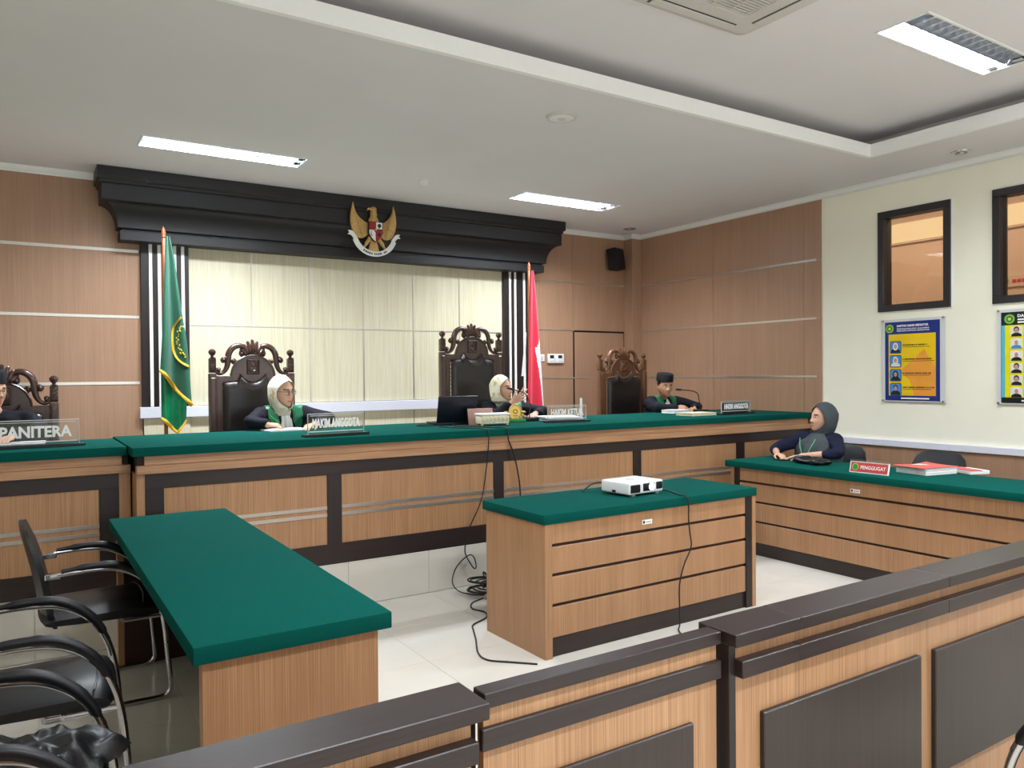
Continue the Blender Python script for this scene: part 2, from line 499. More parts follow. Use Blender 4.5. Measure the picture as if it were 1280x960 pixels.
# ---- floor and its tiles (60 cm, joints aligned with the riser joint)
fl = struct('floor', B(XL - .15, XR + .15, YN - .15, YB + .15, -0.15, -0.004), M['grout'])
tile_me = None
x0 = 1.86 - 0.6 * 6; y0 = 4.972
def tile_mesh(sx, sy, t, mat, bev=0.0008):
    bm = B(-sx / 2, sx / 2, -sy / 2, sy / 2, -t, 0, bev)
    bmesh.ops.recalc_face_normals(bm, faces=bm.faces)
    me = bpy.data.meshes.new('tile'); bm.to_mesh(me); bm.free(); me.materials.append(mat)
    return me
full = tile_mesh(0.597, 0.597, 0.012, M['tile'])
xs = [XL] + [x0 + 0.6 * i for i in range(15) if XL + 0.02 < x0 + 0.6 * i < XR - 0.02] + [XR]
ys = [YN] + sorted(y0 - 0.6 * j for j in range(15) if YN + 0.02 < y0 - 0.6 * j) 
part_cache = {}
for i in range(len(xs) - 1):
    for j in range(len(ys) - 1):
        sx = xs[i + 1] - xs[i] - .0016; sy = ys[j + 1] - ys[j] - .0016
        key = (round(sx, 3), round(sy, 3))
        if key not in part_cache: part_cache[key] = tile_mesh(sx, sy, 0.012, M['tile'])
        o = bpy.data.objects.new('tile', part_cache[key]); COL.objects.link(o); o.parent = fl
        o.location = ((xs[i] + xs[i + 1]) / 2, (ys[j] + ys[j + 1]) / 2, 0.0)

# ---- judges' platform
YD = 4.972
pf = struct('floor_platform', B(XL, XR, YD + .012, YB, -0.002, 0.29), M['grout'])
for i in range(len(xs) - 1):
    sx = xs[i + 1] - xs[i] - .0018; cx = (xs[i] + xs[i + 1]) / 2
    o = obj('riser_tile', B(cx - sx / 2, cx + sx / 2, YD, YD + .012, 0.0015, 0.288, 0.001), M['tile'], pf)
yy = [YD, YD + .2] + [YD + .2 + 0.6 * k for k in range(1, 5)]
yy = [v for v in yy if v < YB - .05] + [YB]
for i in range(len(xs) - 1):
    for j in range(len(yy) - 1):
        obj('tile', B(xs[i] + .0015, xs[i + 1] - .0015, yy[j] + .0015, yy[j + 1] - .0015, 0.288, 0.30, 0.0015), M['tile'], pf)

# ---- back wall: slab, wood panels, metal strips
wb = struct('wall_back', B(XL - .15, XR + .15, YB + .015, YB + .165, 0, 3.7), M['groove'])
ZS = [0.30, 0.92, 1.51, 2.10, 2.69, 3.335]
def wall_panel(x0, x1, z0, z1, mat, par=wb, y=YB):
    obj('panel', B(x0 + .002, x1 - .002, y, y + .015, z0 + .002, z1 - .002, .0015), mat, par)
for k in range(5):
    for a, b in ((XL, -0.13), (-0.13, 0.95)):
        wall_panel(a, b, ZS[k], ZS[k + 1], M['tan_wall'])
    for a, b in ((5.16, 5.815), (5.815, 6.65)):
        if a > 5.5 and k in (0, 1, 2): continue
        wall_panel(a, b, ZS[k], ZS[k + 1], M['tan_wall'])
# flush service door beside the corner: two leaves of panelling with a dark outline
dr = struct('door_1', B(5.832, 6.635, YB + .001, YB + .015, 0.305, 2.085), M['groove'])
for k in range(3):
    z1 = min(ZS[k + 1], 2.081)
    obj('panel', B(5.8345, 6.6305, YB - .002, YB + .012, max(ZS[k], .31) + .002, z1 - .002, .0015), M['tan_wall'], dr)
def strip_x(x0, x1, z, par, y=YB, h=0.024, mat=None):
    obj('metal_strip', B(x0, x1, y - .005, y + .004, z - h / 2, z + h / 2, .001), mat or M['metal'], par)
for z in (1.51, 2.10, 2.69):
    strip_x(XL, 0.93, z, wb, h=.026)
    if z != 2.10: strip_x(5.18, 6.65, z, wb, h=.014)
strip_x(5.18, 5.83, 2.10, wb, h=.012)
# corner pillar
pc = struct('wall_pillar', B(6.65, XR + .01, 7.517, YB + .02, 0.30, 3.335, .003), M['tan_wall'])

# cream laminate field between the two dark pilasters: panels with thin metal joints
xc = [1.345 + 0.5725 * i for i in range(7)]
for i in range(6):
    for z0, z1 in ((0.30, 1.19), (1.29, 2.045), (2.045, 2.80)):
        obj('cream_panel', B(xc[i] + .004, xc[i + 1] - .004, YB - .004, YB + .015, z0 + .004, z1 - .004, .001), M['cream'], wb)
for x in xc[1:6]:
    obj('metal_strip', B(x - .007, x + .007, YB - .008, YB + .012, 1.29, 2.79, .001), M['metal'], wb)
obj('metal_strip', B(xc[0], xc[6], YB - .0085, YB + .012, 2.038, 2.052, .001), M['metal'], wb)
# cream plinth piece under the left pilaster
obj('cream_panel', B(0.955, 1.345, YB - .02, YB + .015, 0.305, 1.185, .002), M['cream'], wb)
led = struct('trim_1', B(0.92, 4.778, YB - .06, YB + .01, 1.19, 1.29, .004), M['ledge'])

# pilasters
def pilaster(x0, x1, z0=1.29):
    t = struct('wall_pilaster', B(x0, x1, YB - .045, YB + .01, z0, 2.80, .003), M['dark'])
    w = x1 - x0
    for f in (0.20, 0.38, 0.70, 0.87):
        obj('white_strip', B(x0 + w * f - .014, x0 + w * f + .014, YB - .056, YB - .044, z0 + .002, 2.79, .002), M['white'], t)
pilaster(0.94, 1.345); pilaster(4.78, 5.175, .305)

# ---- dark beam with a coved moulding: rectangular rings stacked upward
def beam():
    xl, xr, yf = 0.765, 5.245, 7.48
    prof = [(0.0, 2.757), (0.0, 2.835), (-0.012, 2.84), (-0.012, 2.853), (0.02, 2.86)]
    for i in range(9):
        t = i / 8 * PI / 2
        prof.append((0.02 + 0.125 * (1 - math.cos(t)), 2.865 + 0.20 * math.sin(t)))
    prof += [(0.15, 3.07), (0.15, 3.20), (0.165, 3.208), (0.165, 3.225), (0.185, 3.24), (0.185, 3.338)]
    bm = bmesh.new(); rings = []
    for o, z in prof:
        rings.append([bm.verts.new(p) for p in ((xl - o, YB + .01, z), (xl - o, yf - o, z), (xr + o, yf - o, z), (xr + o, YB + .01, z))])
    for a, b in zip(rings, rings[1:]):
        for k in range(4): bm.faces.new((a[k], a[(k + 1) % 4], b[(k + 1) % 4], b[k]))
    bm.faces.new(rings[0][::-1]); bm.faces.new(rings[-1])
    return bm
struct('trim_2', beam(), M['black_wood'], smooth=30)
bpy.data.objects['trim_2']['label'] = 'black-brown coved beam over the judges bench'

# ---- right wall with two interior windows
W1 = (3.59, 4.26, 2.11, 3.04); W2 = (2.58, 3.25, 2.105, 3.045)
def right_wall():
    bm = plate_holes(bmesh.new(), YN - .15, YB + .15, -.0, 3.7, 0, .15, [W1, W2])
    for v in bm.verts: v.co = Vector((XR + v.co.z, v.co.x, v.co.y))
    return bm
wr = struct('wall_right', right_wall(), M['plaster'])
cols = [7.517, 6.295, 5.072, 4.885]
for k in range(5):
    for a, b in zip(cols, cols[1:]):
        obj('panel', B(XR - .015, XR + .001, b + .0015, a - .0015, ZS[k] + .002, ZS[k + 1] - .002, .0015), M['tan_wall'], wr)
for z in (1.51, 2.10, 2.69):
    obj('metal_strip', B(XR - .02, XR - .010, 4.92, 7.51, z - .011, z + .011, .001), M['metal'], wr)
obj('edge_strip', B(XR - .018, XR + .001, 4.868, 4.884, .3, 3.335, .002), M['tan_wall'], wr)
# wainscot and white rail
ww = [4.868, 3.9, 2.9, 1.9, 0.9, -0.1, -1.1, -2.1, YN]
for a, b in zip(ww, ww[1:]):
    obj('wainscot_panel', B(XR - .012, XR + .001, b + .0015, a - .0015, .08, .862, .001), M['tan_wall'], wr)
struct('trim_3', B(XR - .035, XR + .001, YN, 4.866, .862, .922, .004), M['ledge'])
struct('baseboard_right', B(XR - .02, XR + .001, YN, 4.86, .0, .08, .003), M['dark_x'])
for n, (a, b, c, d) in enumerate((W1, W2)):
    fr = bmesh.new(); t = .062
    for (p, q, r, s) in ((a, b, c, c + t), (a, b, d - t, d), (a, a + t, c + t, d - t), (b - t, b, c + t, d - t)):
        box(fr, XR - .022, XR + .11, p, q, r, s, .003)
    wn = struct('window_%d' % (n + 1), fr, M['window_frame'])
    obj('pane', B(XR + .03, XR + .036, a + t, b - t, c + t, d - t), M['window_glass'], wn)
    bead = bmesh.new()
    for (p, q, r, s) in ((a - .012, b + .012, c - .012, c), (a - .012, b + .012, d, d + .012), (a - .012, a, c, d), (b, b + .012, c, d)):
        box(bead, XR - .006, XR + .004, p, q, r, s)
    obj('white_bead', bead, M['white'], wn)
# corridor seen through the windows
cw = bmesh.new()
box(cw, 8.5, 8.6, 0.6, 8.5, 0, 3.7)
struct('wall_corridor', cw, M['corridor'])
struct('floor_corridor', B(XR + .15, 8.5, .6, 8.5, -.1, 0), M['tile'])
struct('ceiling_corridor', B(XR + .15, 8.6, .6, 8.5, 3.6, 3.7), M['corridor'])
struct('wall_corridor_end', B(XR + .15, 8.6, 8.4, 8.5, 0, 3.6), M['corridor'])
struct('wall_corridor_start', B(XR + .15, 8.6, .5, .6, 0, 3.6), M['corridor'])
ws = struct('window_3', B(8.47, 8.5, 2.6, 7.6, 3.0, 3.25), M['corridor'])  # backing of an added glowing strip, not a real window
obj('pane', B(8.462, 8.472, 2.65, 7.55, 3.02, 3.232), M['corridor_lamp'], ws)  # self-glowing strip in place of a lit soffit band behind the glass
cs_ = tag(obj('corridor_sign', B(8.482, 8.497, 3.2, 3.99, 2.40, 2.52, .003), M['corridor']), 'tan sign board on the corridor wall seen through the right window', 'sign')
obj('green_seal', lathe(bmesh.new(), [(0, 0), (.034, 0), (.036, .003), (0, .004)], (0, 0, 0), 18, mtx=Matrix.Translation((8.482, 3.93, 2.46)) @ Matrix.Rotation(-PI / 2, 4, 'Y')), M['emblem_green'], cs_)
bml = bmesh.new()
for i in range(14): box(bml, 8.479, 8.483, 3.86 - i * .045 - .036, 3.86 - i * .045, 2.44, 2.475)
o_ = obj('lettering', bml, M['red'], cs_); o_['kind'] = 'stuff'
tag(obj('door_closer', B(8.43, 8.5, 3.62, 3.93, 2.245, 2.275, .004), M['dark']), 'thin dark bar on the corridor wall seen through the right window', 'bar')
area('corridor_lamp', (7.7, 4.4, 3.5), 0.3, 3.0, 46.0, color=(1.0, 0.93, 0.84))  # unseen light added to brighten the corridor walls

# ---- left and rear walls (outside the frame)
struct('wall_left', B(XL - .15, XL, YN - .15, YB + .15, 0, 3.7), M['plaster'])
rw = bmesh.new()
plate_holes(rw, XL - .15, XR + .15, 0, 3.7, 0, .15, [(0.1, 5.7, 1.2, 2.8)])
for v in rw.verts: v.co = Vector((v.co.x, YN - v.co.z, v.co.y))
struct('wall_rear', rw, M['plaster'])
fr = bmesh.new()
for x in (0.1, 1.48, 2.86, 4.24, 5.62):
    box(fr, x, x + .08, YN - .1, YN - .04, 1.2, 2.8)
box(fr, .1, 5.7, YN - .1, YN - .04, 1.2, 1.27); box(fr, .1, 5.7, YN - .1, YN - .04, 2.73, 2.8)
struct('window_4', fr, M['window_frame'])  # unseen window frame added to go with the rear fill light

# ---- ceilings: lower field with the raised tray and the lamp openings
LAMPS_LOW = [(0.80, 2.03, 6.26, 6.54, 2), (4.20, 5.40, 6.29, 6.60, 2)]
LAMPS_HIGH = [(4.29, 5.50, 2.385, 2.685, 1), (0.75, 1.96, 2.385, 2.685, 1), (4.29, 5.50, -0.6, -0.3, 2), (0.75, 1.96, -0.6, -0.3, 2)]
TX0, TX1, TY0, TY1 = 0.23, 5.99, -2.4, 3.815
holes = [(a, b, c, d) for a, b, c, d, n in LAMPS_LOW] + [(TX0, TX1, TY0, TY1)]
struct('ceiling', plate_holes(bmesh.new(), XL - .15, XR + .15, YN - .15, YB + .15, ZC, ZC + .04, holes), M['ceiling'])
G = .26
struct('ceiling_raised', plate_holes(bmesh.new(), TX0 - G - .1, TX1 + G + .1, TY0 - G - .1, TY1 + G + .1, ZR, ZR + .04, [(a, b, c, d) for a, b, c, d, n in LAMPS_HIGH]), M['ceiling'])
cs = bmesh.new()
box(cs, TX0 - G - .03, TX0 - G, TY0 - G, TY1 + G, ZC + .03, ZR); box(cs, TX1 + G, TX1 + G + .03, TY0 - G, TY1 + G, ZC + .03, ZR)
box(cs, TX0 - G, TX1 + G, TY0 - G - .03, TY0 - G, ZC + .03, ZR); box(cs, TX0 - G, TX1 + G, TY1 + G, TY1 + G + .03, ZC + .03, ZR)
struct('ceiling_cove', cs, M['ceiling'])
lp = bmesh.new(); zt = 3.44
e_ = .006
box(lp, TX0 - .03, TX1 + .03, TY1 - e_, TY1 + .03, ZC - .004, zt); box(lp, TX0 - .03, TX1 + .03, TY0 - .03, TY0 + e_, ZC - .004, zt)
box(lp, TX0 - .03, TX0 + e_, TY0 + e_, TY1 - e_, ZC - .004, zt); box(lp, TX1 - e_, TX1 + .03, TY0 + e_, TY1 - e_, ZC - .004, zt)
struct('trim_4', lp, M['white'])

# ---- cornice mouldings: stepped profile swept along the wall tops
def cornice(name, a, b, nrm, ext0=0.0, ext1=0.0):
    prof = [(0, 3.285), (.012, 3.285), (.014, 3.296), (.022, 3.298), (.03, 3.312), (.046, 3.326), (.05, 3.339), (0, 3.339)]
    a = Vector((a[0], a[1], 0)); b = Vector((b[0], b[1], 0)); n = Vector((nrm[0], nrm[1], 0)); d = (b - a).normalized()
    bm = bmesh.new()
    ra = [bm.verts.new(a + n * o + Vector((0, 0, z)) + d * (o * ext0)) for o, z in prof]
    rb = [bm.verts.new(b + n * o + Vector((0, 0, z)) - d * (o * ext1)) for o, z in prof]
    k = len(prof)
    for i in range(k): bm.faces.new((ra[i], ra[(i + 1) % k], rb[(i + 1) % k], rb[i]))
    bm.faces.new(ra[::-1]); bm.faces.new(rb)
    struct(name, bm, M['white'], smooth=50)
cornice('trim_5', (XL, YB), (0.58, YB), (0, -1))
cornice('trim_6', (5.43, YB), (6.65, YB), (0, -1), 0, 1)
cornice('trim_7', (6.65, YB), (6.65, 7.517), (-1, 0), 1, -1)
cornice('trim_8', (6.65, 7.517), (XR - .015, 7.517), (0, -1), -1, 1)
cornice('trim_9', (XR - .012, 7.517), (XR - .012, YN), (-1, 0), 1, 0)

# ================================================================ CEILING FITTINGS
def lamp(x0, x1, y0, y1, z, lit, label, watts=LAMP_W):
    """recessed louvre fixture: frame, housing, two reflector troughs with cross blades, tubes"""
    t = thing('ceiling_lamp', label, 'lamp', ((x0 + x1) / 2, (y0 + y1) / 2, z), group='recessed louvre ceiling lamps')
    f = bmesh.new(); w = .012
    for (p, q, r, s) in ((x0 - w, x1 + w, y0 - w, y0 + .004), (x0 - w, x1 + w, y1 - .004, y1 + w), (x0 - w, x0 + .004, y0, y1), (x1 - .004, x1 + w, y0, y1)):
        box(f, p, q, r, s, z - .006, z + .001, .0015)
    obj('frame', f, M['white_plastic'], t)
    h = bmesh.new(); D = .085
    box(h, x0, x1, y0, y1, z + D, z + D + .004)
    box(h, x0, x0 + .004, y0, y1, z, z + D); box(h, x1 - .004, x1, y0, y1, z, z + D)
    box(h, x0, x1, y0, y0 + .004, z, z + D); box(h, x0, x1, y1 - .004, y1, z, z + D)
    obj('housing', h, M['reflector'], t)
    ym = (y0 + y1) / 2
    for k, (a, b) in enumerate(((y0 + .006, ym - .004), (ym + .004, y1 - .006))):
        lv = bmesh.new()
        # parabolic side wings
        for s in (0, 1):
            ya = a if s == 0 else b; sg = 1 if s == 0 else -1
            def fn(u, v, ya=ya, sg=sg):
                return Vector((x0 + .01 + (x1 - x0 - .02) * u, ya + sg * .045 * v ** 1.6, z + .006 + .06 * v))
            grid(lv, fn, 2, 5)
        n = 13
        for i in range(1, n):
            x = x0 + (x1 - x0) * i / n
            box(lv, x - .0015, x + .0015, a + .004, b - .004, z + .004, z + .034)
        obj('louvre', lv, M['reflector'], t, smooth=60)
        on = lit == 2 or (lit == 1 and k == 1)
        tb = bmesh.new(); yc = (a + b) / 2
        tube(tb, [(x0 + .03, yc, z + .058), (x1 - .03, yc, z + .058)], .014, 10)
        obj('lamp_tube', tb, M['tube_lit'] if on else M['white_plastic'], t, smooth=60)
        if on:
            area('lamp_light', ((x0 + x1) / 2, yc, z + .040), x1 - x0 - .06, .085, watts, spread=math.radians(164) if z < 3.5 else PI)
    for y in (y0 + .07, y1 - .07):
        obj('lamp_holder', B(x1 - .05, x1 - .006, y - .03, y + .03, z + .004, z + .03, .004), M['chrome'], t)
    return t
lamp(*LAMPS_LOW[0][:4], ZC, 2, 'long lit louvre lamp in the low ceiling over the left judge', LAMP_W * 1.3)
lamp(*LAMPS_LOW[1][:4], ZC, 2, 'long lit louvre lamp in the low ceiling near the far corner')
lamp(*LAMPS_HIGH[0][:4], ZR, 1, 'half lit louvre lamp in the raised ceiling tray, one tube dark', TRAY_W * 1.45)
lamp(*LAMPS_HIGH[1][:4], ZR, 1, 'half lit louvre lamp in the raised tray above the left table', TRAY_W)
lamp(*LAMPS_HIGH[2][:4], ZR, 2, 'lit louvre lamp in the raised tray over the public seats, window side', TRAY_W)
lamp(*LAMPS_HIGH[3][:4], ZR, 2, 'lit louvre lamp in the raised tray over the public seats, door side', TRAY_W)

# ---- ceiling cassette air conditioner
def cassette(x0, x1, y0, y1, z):
    cx, cy = (x0 + x1) / 2, (y0 + y1) / 2; h = (x1 - x0) / 2
    t = thing('ceiling_air_conditioner', 'square off-white cassette air conditioner set in the raised ceiling', 'air conditioner', (cx, cy, z))
    bm = bmesh.new()
    def ring(hh, r, zz):
        out = []
        for qx, qy, a0 in ((1, 1, 0), (-1, 1, 90), (-1, -1, 180), (1, -1, 270)):
            for k in range(5):
                a = math.radians(a0 + 90 * k / 4)
                out.append(bm.verts.new((cx + qx * (hh - r) + r * math.cos(a), cy + qy * (hh - r) + r * math.sin(a), zz)))
        return out
    rs = [ring(h - .01, .05, z - .001), ring(h, .055, z - .008), ring(h, .055, z - .018), ring(h - .012, .05, z - .03), ring(h - .05, .04, z - .034), ring(h - .20, .02, z - .036), ring(h - .205, .018, z - .026)]
    for a, b in zip(rs, rs[1:]):
        n = len(a)
        for k in range(n): bm.faces.new((a[k], a[(k + 1) % n], b[(k + 1) % n], b[k]))
    bm.faces.new(rs[-1][::-1])
    obj('panel_cover', bm, M['beige_plastic'], t, smooth=40)
    for k in range(4):
        m = Matrix.Translation((cx, cy, 0)) @ Matrix.Rotation(k * PI / 2, 4, 'Z')
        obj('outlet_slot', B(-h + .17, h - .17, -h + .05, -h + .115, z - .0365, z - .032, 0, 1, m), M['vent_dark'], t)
        obj('outlet_flap', B(-h + .18, h - .18, -h + .055, -h + .11, z - .044, z - .038, .002, 1, m), M['beige_plastic'], t)
    g = bmesh.new(); n = 24; w = h - .215
    for i in range(n):
        y = cy - w + 2 * w * (i + .5) / n
        box(g, cx - w, cx + w, y - .0045, y + .0045, z - .038, z - .028)
    for i in range(1, 4):
        x = cx - w + 2 * w * i / 4
        box(g, x - .005, x + .005, cy - w, cy + w, z - .039, z - .028)
    gr = obj('intake_grille', g, M['beige_plastic'], t)
    gr['kind'] = 'stuff'
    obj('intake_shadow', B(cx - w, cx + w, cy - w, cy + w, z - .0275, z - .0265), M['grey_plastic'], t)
cassette(2.65, 3.61, 2.15, 3.11, ZR)

# ---- round ceiling speaker, smoke detector, downlights, wall loudspeaker
t = thing('ceiling_speaker', 'round white speaker flush in the low ceiling', 'speaker', (3.203, 4.341, ZC))
obj('rim', lathe(bmesh.new(), [(.085, ZC - .012), (.105, ZC - .01), (.112, ZC - .001), (.1, ZC)], (3.203, 4.341, 0), 28), M['beige_plastic'], t)
obj('grille', lathe(bmesh.new(), [(0, ZC - .017), (.05, ZC - .016), (.084, ZC - .0125), (.084, ZC - .006)], (3.203, 4.341, 0), 28), M['white_plastic'], t)
obj('centre_dome', lathe(bmesh.new(), [(0, ZC - .024), (.022, ZC - .021), (.03, ZC - .016), (.03, ZC - .012)], (3.203, 4.341, 0), 18), M['beige_plastic'], t)
t = thing('smoke_detector', 'small white smoke detector on the ceiling above the beam', 'detector', (3.163, 6.415, ZC))
obj('base', lathe(bmesh.new(), [(.04, ZC - .012), (.052, ZC - .01), (.054, ZC)], (3.163, 6.415, 0), 20), M['white_plastic'], t)
obj('sensor_cap', lathe(bmesh.new(), [(0, ZC - .042), (.028, ZC - .04), (.036, ZC - .03), (.036, ZC - .011)], (3.163, 6.415, 0), 20), M['white_plastic'], t)
for (x, y, lab) in ((6.506, 3.348, 'small chrome downlight in the ceiling beside the cream wall'), (6.369, 7.243, 'small chrome downlight in the ceiling at the far corner pillar')):
    t = thing('downlight', lab, 'lamp', (x, y, ZC), group='chrome downlights')
    obj('ring', lathe(bmesh.new(), [(.05, ZC - .002), (.055, ZC - .008), (.075, ZC - .006), (.078, ZC)], (x, y, 0), 24), M['chrome'], t)
    obj('bulb', lathe(bmesh.new(), [(0, ZC - .016), (.025, ZC - .014), (.038, ZC - .004), (.04, ZC)], (x, y, 0), 18), M['reflector'], t)
t = thing('wall_speaker', 'small black loudspeaker hung high by the corner pillar', 'speaker', (6.41, 7.6, 2.88))
m = Matrix.Translation((6.43, 7.58, 3.01)) @ Matrix.Rotation(math.radians(18), 4, 'Z') @ Matrix.Rotation(math.radians(-8), 4, 'X')
obj('cabinet', B(-.105, .105, -.07, .06, -.135, .135, .012, 2, m), M['black_plastic'], t)
obj('grille', B(-.09, .09, -.078, -.068, -.12, .12, .006, 1, m), M['navy_black'], t)
obj('bracket', B(6.40, 6.46, 7.62, YB + .002, 2.98, 3.04, .003), M['black_plastic'], t)

# ---- thermostats and switch on the back wall
t = thing('wall_thermostat', 'white pair of air conditioner controllers with green displays on tan wall', 'controller', (5.53, YB, 1.70))
for i, x in enumerate((5.412, 5.535)):
    c = obj('controller', B(x, x + .118, YB - .026, YB - .004, 1.695, 1.805, .005, 2), M['white_plastic'], t)
    obj('display', B(x + .03, x + .088, YB - .028, YB - .025, 1.752, 1.79), M['lcd'], c)
    k = bmesh.new()
    for q in range(3): box(k, x + .03 + q * .022, x + .044 + q * .022, YB - .028, YB - .025, 1.712, 1.722)
    obj('buttons', k, M['beige_plastic'], c)
t = thing('light_switch', 'white single light switch beside the flag on tan wall', 'switch', (5.335, YB, 1.72))
obj('plate', B(5.295, 5.372, YB - .012, YB - .001, 1.715, 1.80, .003), M['white_plastic'], t)
obj('rocker', B(5.315, 5.352, YB - .018, YB - .010, 1.735, 1.78, .003), M['beige_plastic'], t)
# ================================================================ BENCHES, TABLES, BARRIER
def bench(name, label, x0, x1, yf, zt, zb, stiles, left_tan, right_tan, top_x, back, group='judicial benches'):
    t = thing(name, label, 'bench', ((x0 + x1) / 2, yf, zb), group=group)
    dz = zt - 1.146
    obj('cloth_top', B(top_x[0], top_x[1], yf - .025, back, zt - .053, zt, .004, 2), M['green'], t)
    obj('upper_moulding', B(x0 + .045, x1 - .045, yf + .006, yf + .04, 1.036 + dz, 1.093 + dz, .002), M['tan_rail'], t)
    obj('lower_moulding', B(x0, x1, yf - .025, yf + .04, .988 + dz, 1.036 + dz, .003), M['tan_rail'], t)
    obj('backing_board', B(x0 + .01, x1 - .01, yf + .022, yf + .04, zb, .99 + dz), M['dark'], t)
    obj('top_rail', B(x0 + left_tan, x1 - right_tan, yf, yf + .024, .898 + dz, .988 + dz, .002), M['dark_x'], t)
    obj('bottom_rail', B(x0 + left_tan, x1 - right_tan, yf, yf + .024, zb + .001, .436 + dz, .002), M['dark_x'], t)
    for a, b in stiles:
        obj('stile', B(a, b, yf - .001, yf + .024, .434 + dz, .90 + dz, .0015), M['dark'], t)
    for (a, b), (c, d) in zip(stiles, stiles[1:]):
        obj('front_panel', B(b - .002, c + .002, yf + .008, yf + .024, .434 + dz, .90 + dz), M['tan'], t)
        for z in (.679, .631):
            obj('metal_strip', B(b, c, yf + .002, yf + .01, z - .0115 + dz, z + .0115 + dz, .001), M['metal'], t)
    obj('end_panel', B(x0, x0 + max(left_tan, .03), yf, back - .03, zb, .99 + dz, .002), M['tan'], t)
    obj('end_panel', B(x1 - max(right_tan, .03), x1, yf, back - .03, zb, .99 + dz, .002), M['tan'], t)
    obj('under_board', B(x0 + .01, x1 - .01, yf + .03, back - .04, .985 + dz, 1.094 + dz), M['groove'], t)
    return t
BT = 1.146
bench('judges_bench', 'long judges bench with green cloth top, tan panels and dark stiles on the platform', 0.575, 6.79, 4.975, BT, .30,
      [(.62, .723), (1.72, 1.82), (3.012, 3.101), (4.40, 4.49), (5.679, 5.79), (6.71, 6.79)], .045, .0, (.553, 6.80), 6.05)
bench('clerk_bench', 'green topped bench at the far left carrying the PANITERA sign', XL + .02, .566, 5.17, 1.142, .30,
      [(XL + .02, XL + .12), (-.80, -.70), (.397, .503)], .0, .063, (XL + .02, .545), 5.93)

def table(name, label, loc, rz, w, d, near_slab, far_dark, ztop=.79, group='green topped court tables', over=(.035, .035, .035)):
    """front faces local -y, viewer's left = local x 0; near_slab/far_dark: which end shows the dark stile ('L', 'R')"""
    t = thing(name, label, 'table', loc, rz, group)
    obj('cloth_top', B(-over[0], w + over[1], -over[2], d + .03, ztop - .054, ztop, .005, 2), M['green'], t, local=True)
    sl = .05
    zt = ztop - .054
    obj('side_panel', B(0, sl if far_dark != 'L' else .035, 0, d, 0.0, zt, .002), M['tan'], t, local=True)
    obj('side_panel', B(w - (sl if far_dark != 'R' else .035), w, 0, d, 0.0, zt, .002), M['tan'], t, local=True)
    a = sl if far_dark != 'L' else .035 + .055
    b = w - (sl if far_dark != 'R' else .035 + .055)
    if far_dark == 'L': obj('stile', B(.035, .092, .004, .04, 0.0, zt, .002), M['dark'], t, local=True)
    if far_dark == 'R': obj('stile', B(w - .092, w - .035, .004, .04, 0.0, zt, .002), M['dark'], t, local=True)
    zs = [.105, .285, .4525, .615, zt]
    for k in range(4):
        obj('slat', B(a, b, .012, .03, zs[k] + (.009 if k else .004), zs[k + 1] - (.009 if k < 3 else 0), .002), M['tan'], t, local=True)
    obj('back_board', B(a - .01, b + .01, .026, .04, .02, zt), M['liner'], t, local=True)
    obj('plinth', B(a, b, .02, .045, 0.0, .106, .002), M['dark_x'], t, local=True)
    obj('under_board', B(.03, w - .03, .035, d - .02, zt - .02, zt), M['groove'], t, local=True)
    obj('end_liner', B(w - (sl if far_dark != 'R' else .035) - .006, w - (sl if far_dark != 'R' else .035) + .001, .05, d - .03, .0, zt - .02), M['liner'], t, local=True)
    return t
ct = table('court_table', 'middle table with a green cloth top carrying the projector', (2.392, 3.425, 0), math.radians(1.0), 1.735, .605, 'L', 'R', over=(.008, .006, .006))
rt_ = table('court_table', 'long green topped table on the right where the woman in grey sits', (5.265, 4.68, 0), -PI / 2, 2.40, .60, 'R', 'L')
lt = table('court_table', 'left green topped table seen from its end beside the black chairs', (.975, 2.345, 0), PI / 2, 2.32, .54, 'R', '')

def sticker(par, mtx, name='inventory_label'):
    s = obj(name, prism(bmesh.new(), [(-.04, -.014), (.04, -.014), (.04, .014), (-.04, .014)], .002, mtx), M['paper'], par)
    obj('print_mark', prism(bmesh.new(), [(-.034, -.008), (-.02, -.008), (-.02, .008), (-.034, .008)], .0012, mtx @ Matrix.Translation((0, -.001, 0))), M['print_black'], s)
    obj('print_mark', prism(bmesh.new(), [(-.012, -.003), (.03, -.003), (.03, .001), (-.012, .001)], .0012, mtx @ Matrix.Translation((0, -.001, 0))), M['grey_plastic'], s)
sticker(ct, WM[ct.name] @ Matrix.Translation((.765, .0115, .668)))
sticker(rt_, WM[rt_.name] @ Matrix.Translation((1.19, .0115, .66)))

# ---- public barrier with a gate
YF = 1.3126
def barrier(name, label, x0, x1, end, seams, panels):
    t = thing(name, label, 'barrier', ((x0 + x1) / 2, YF + .06, 0), group='low courtroom barrier')
    lo, hi = (x0, x1)
    cuts = [lo] + [s for s in seams if lo < s < hi] + [hi]
    for a, b in zip(cuts, cuts[1:]):
        obj('cap_rail', B(a + .0006, b - .0006, YF, YF + .128, .866, .90, .002), M['dark_x'], t)
    bx0 = x0 + (.028 if end == 'L' else 0); bx1 = x1 - (.028 if end == 'R' else 0)
    obj('body', B(bx0, bx1, YF + .03, YF + .10, 0.0, .868, .001), M['tan'], t)
    for a, b in zip(cuts, cuts[1:]):
        obj('band_rail', B(max(a, bx0 - .002) + .0006, min(b, bx1 + .004) - .0006, YF + .002, YF + .032, .783, .827, .002), M['dark_x'], t)
    if end == 'L':
        obj('end_panel', B(x0 + .006, x0 + .03, YF + .028, YF + .102, 0, .868, .001), M['dark'], t)
    for a, b in panels:
        obj('raised_panel', B(a, b, YF + .014, YF + .032, .275, .672, .003), M['dark_panel'], t)
    obj('skirting', B(bx0, bx1, YF + .022, YF + .032, 0.0, .10, .001), M['dark_x'], t)
    return t
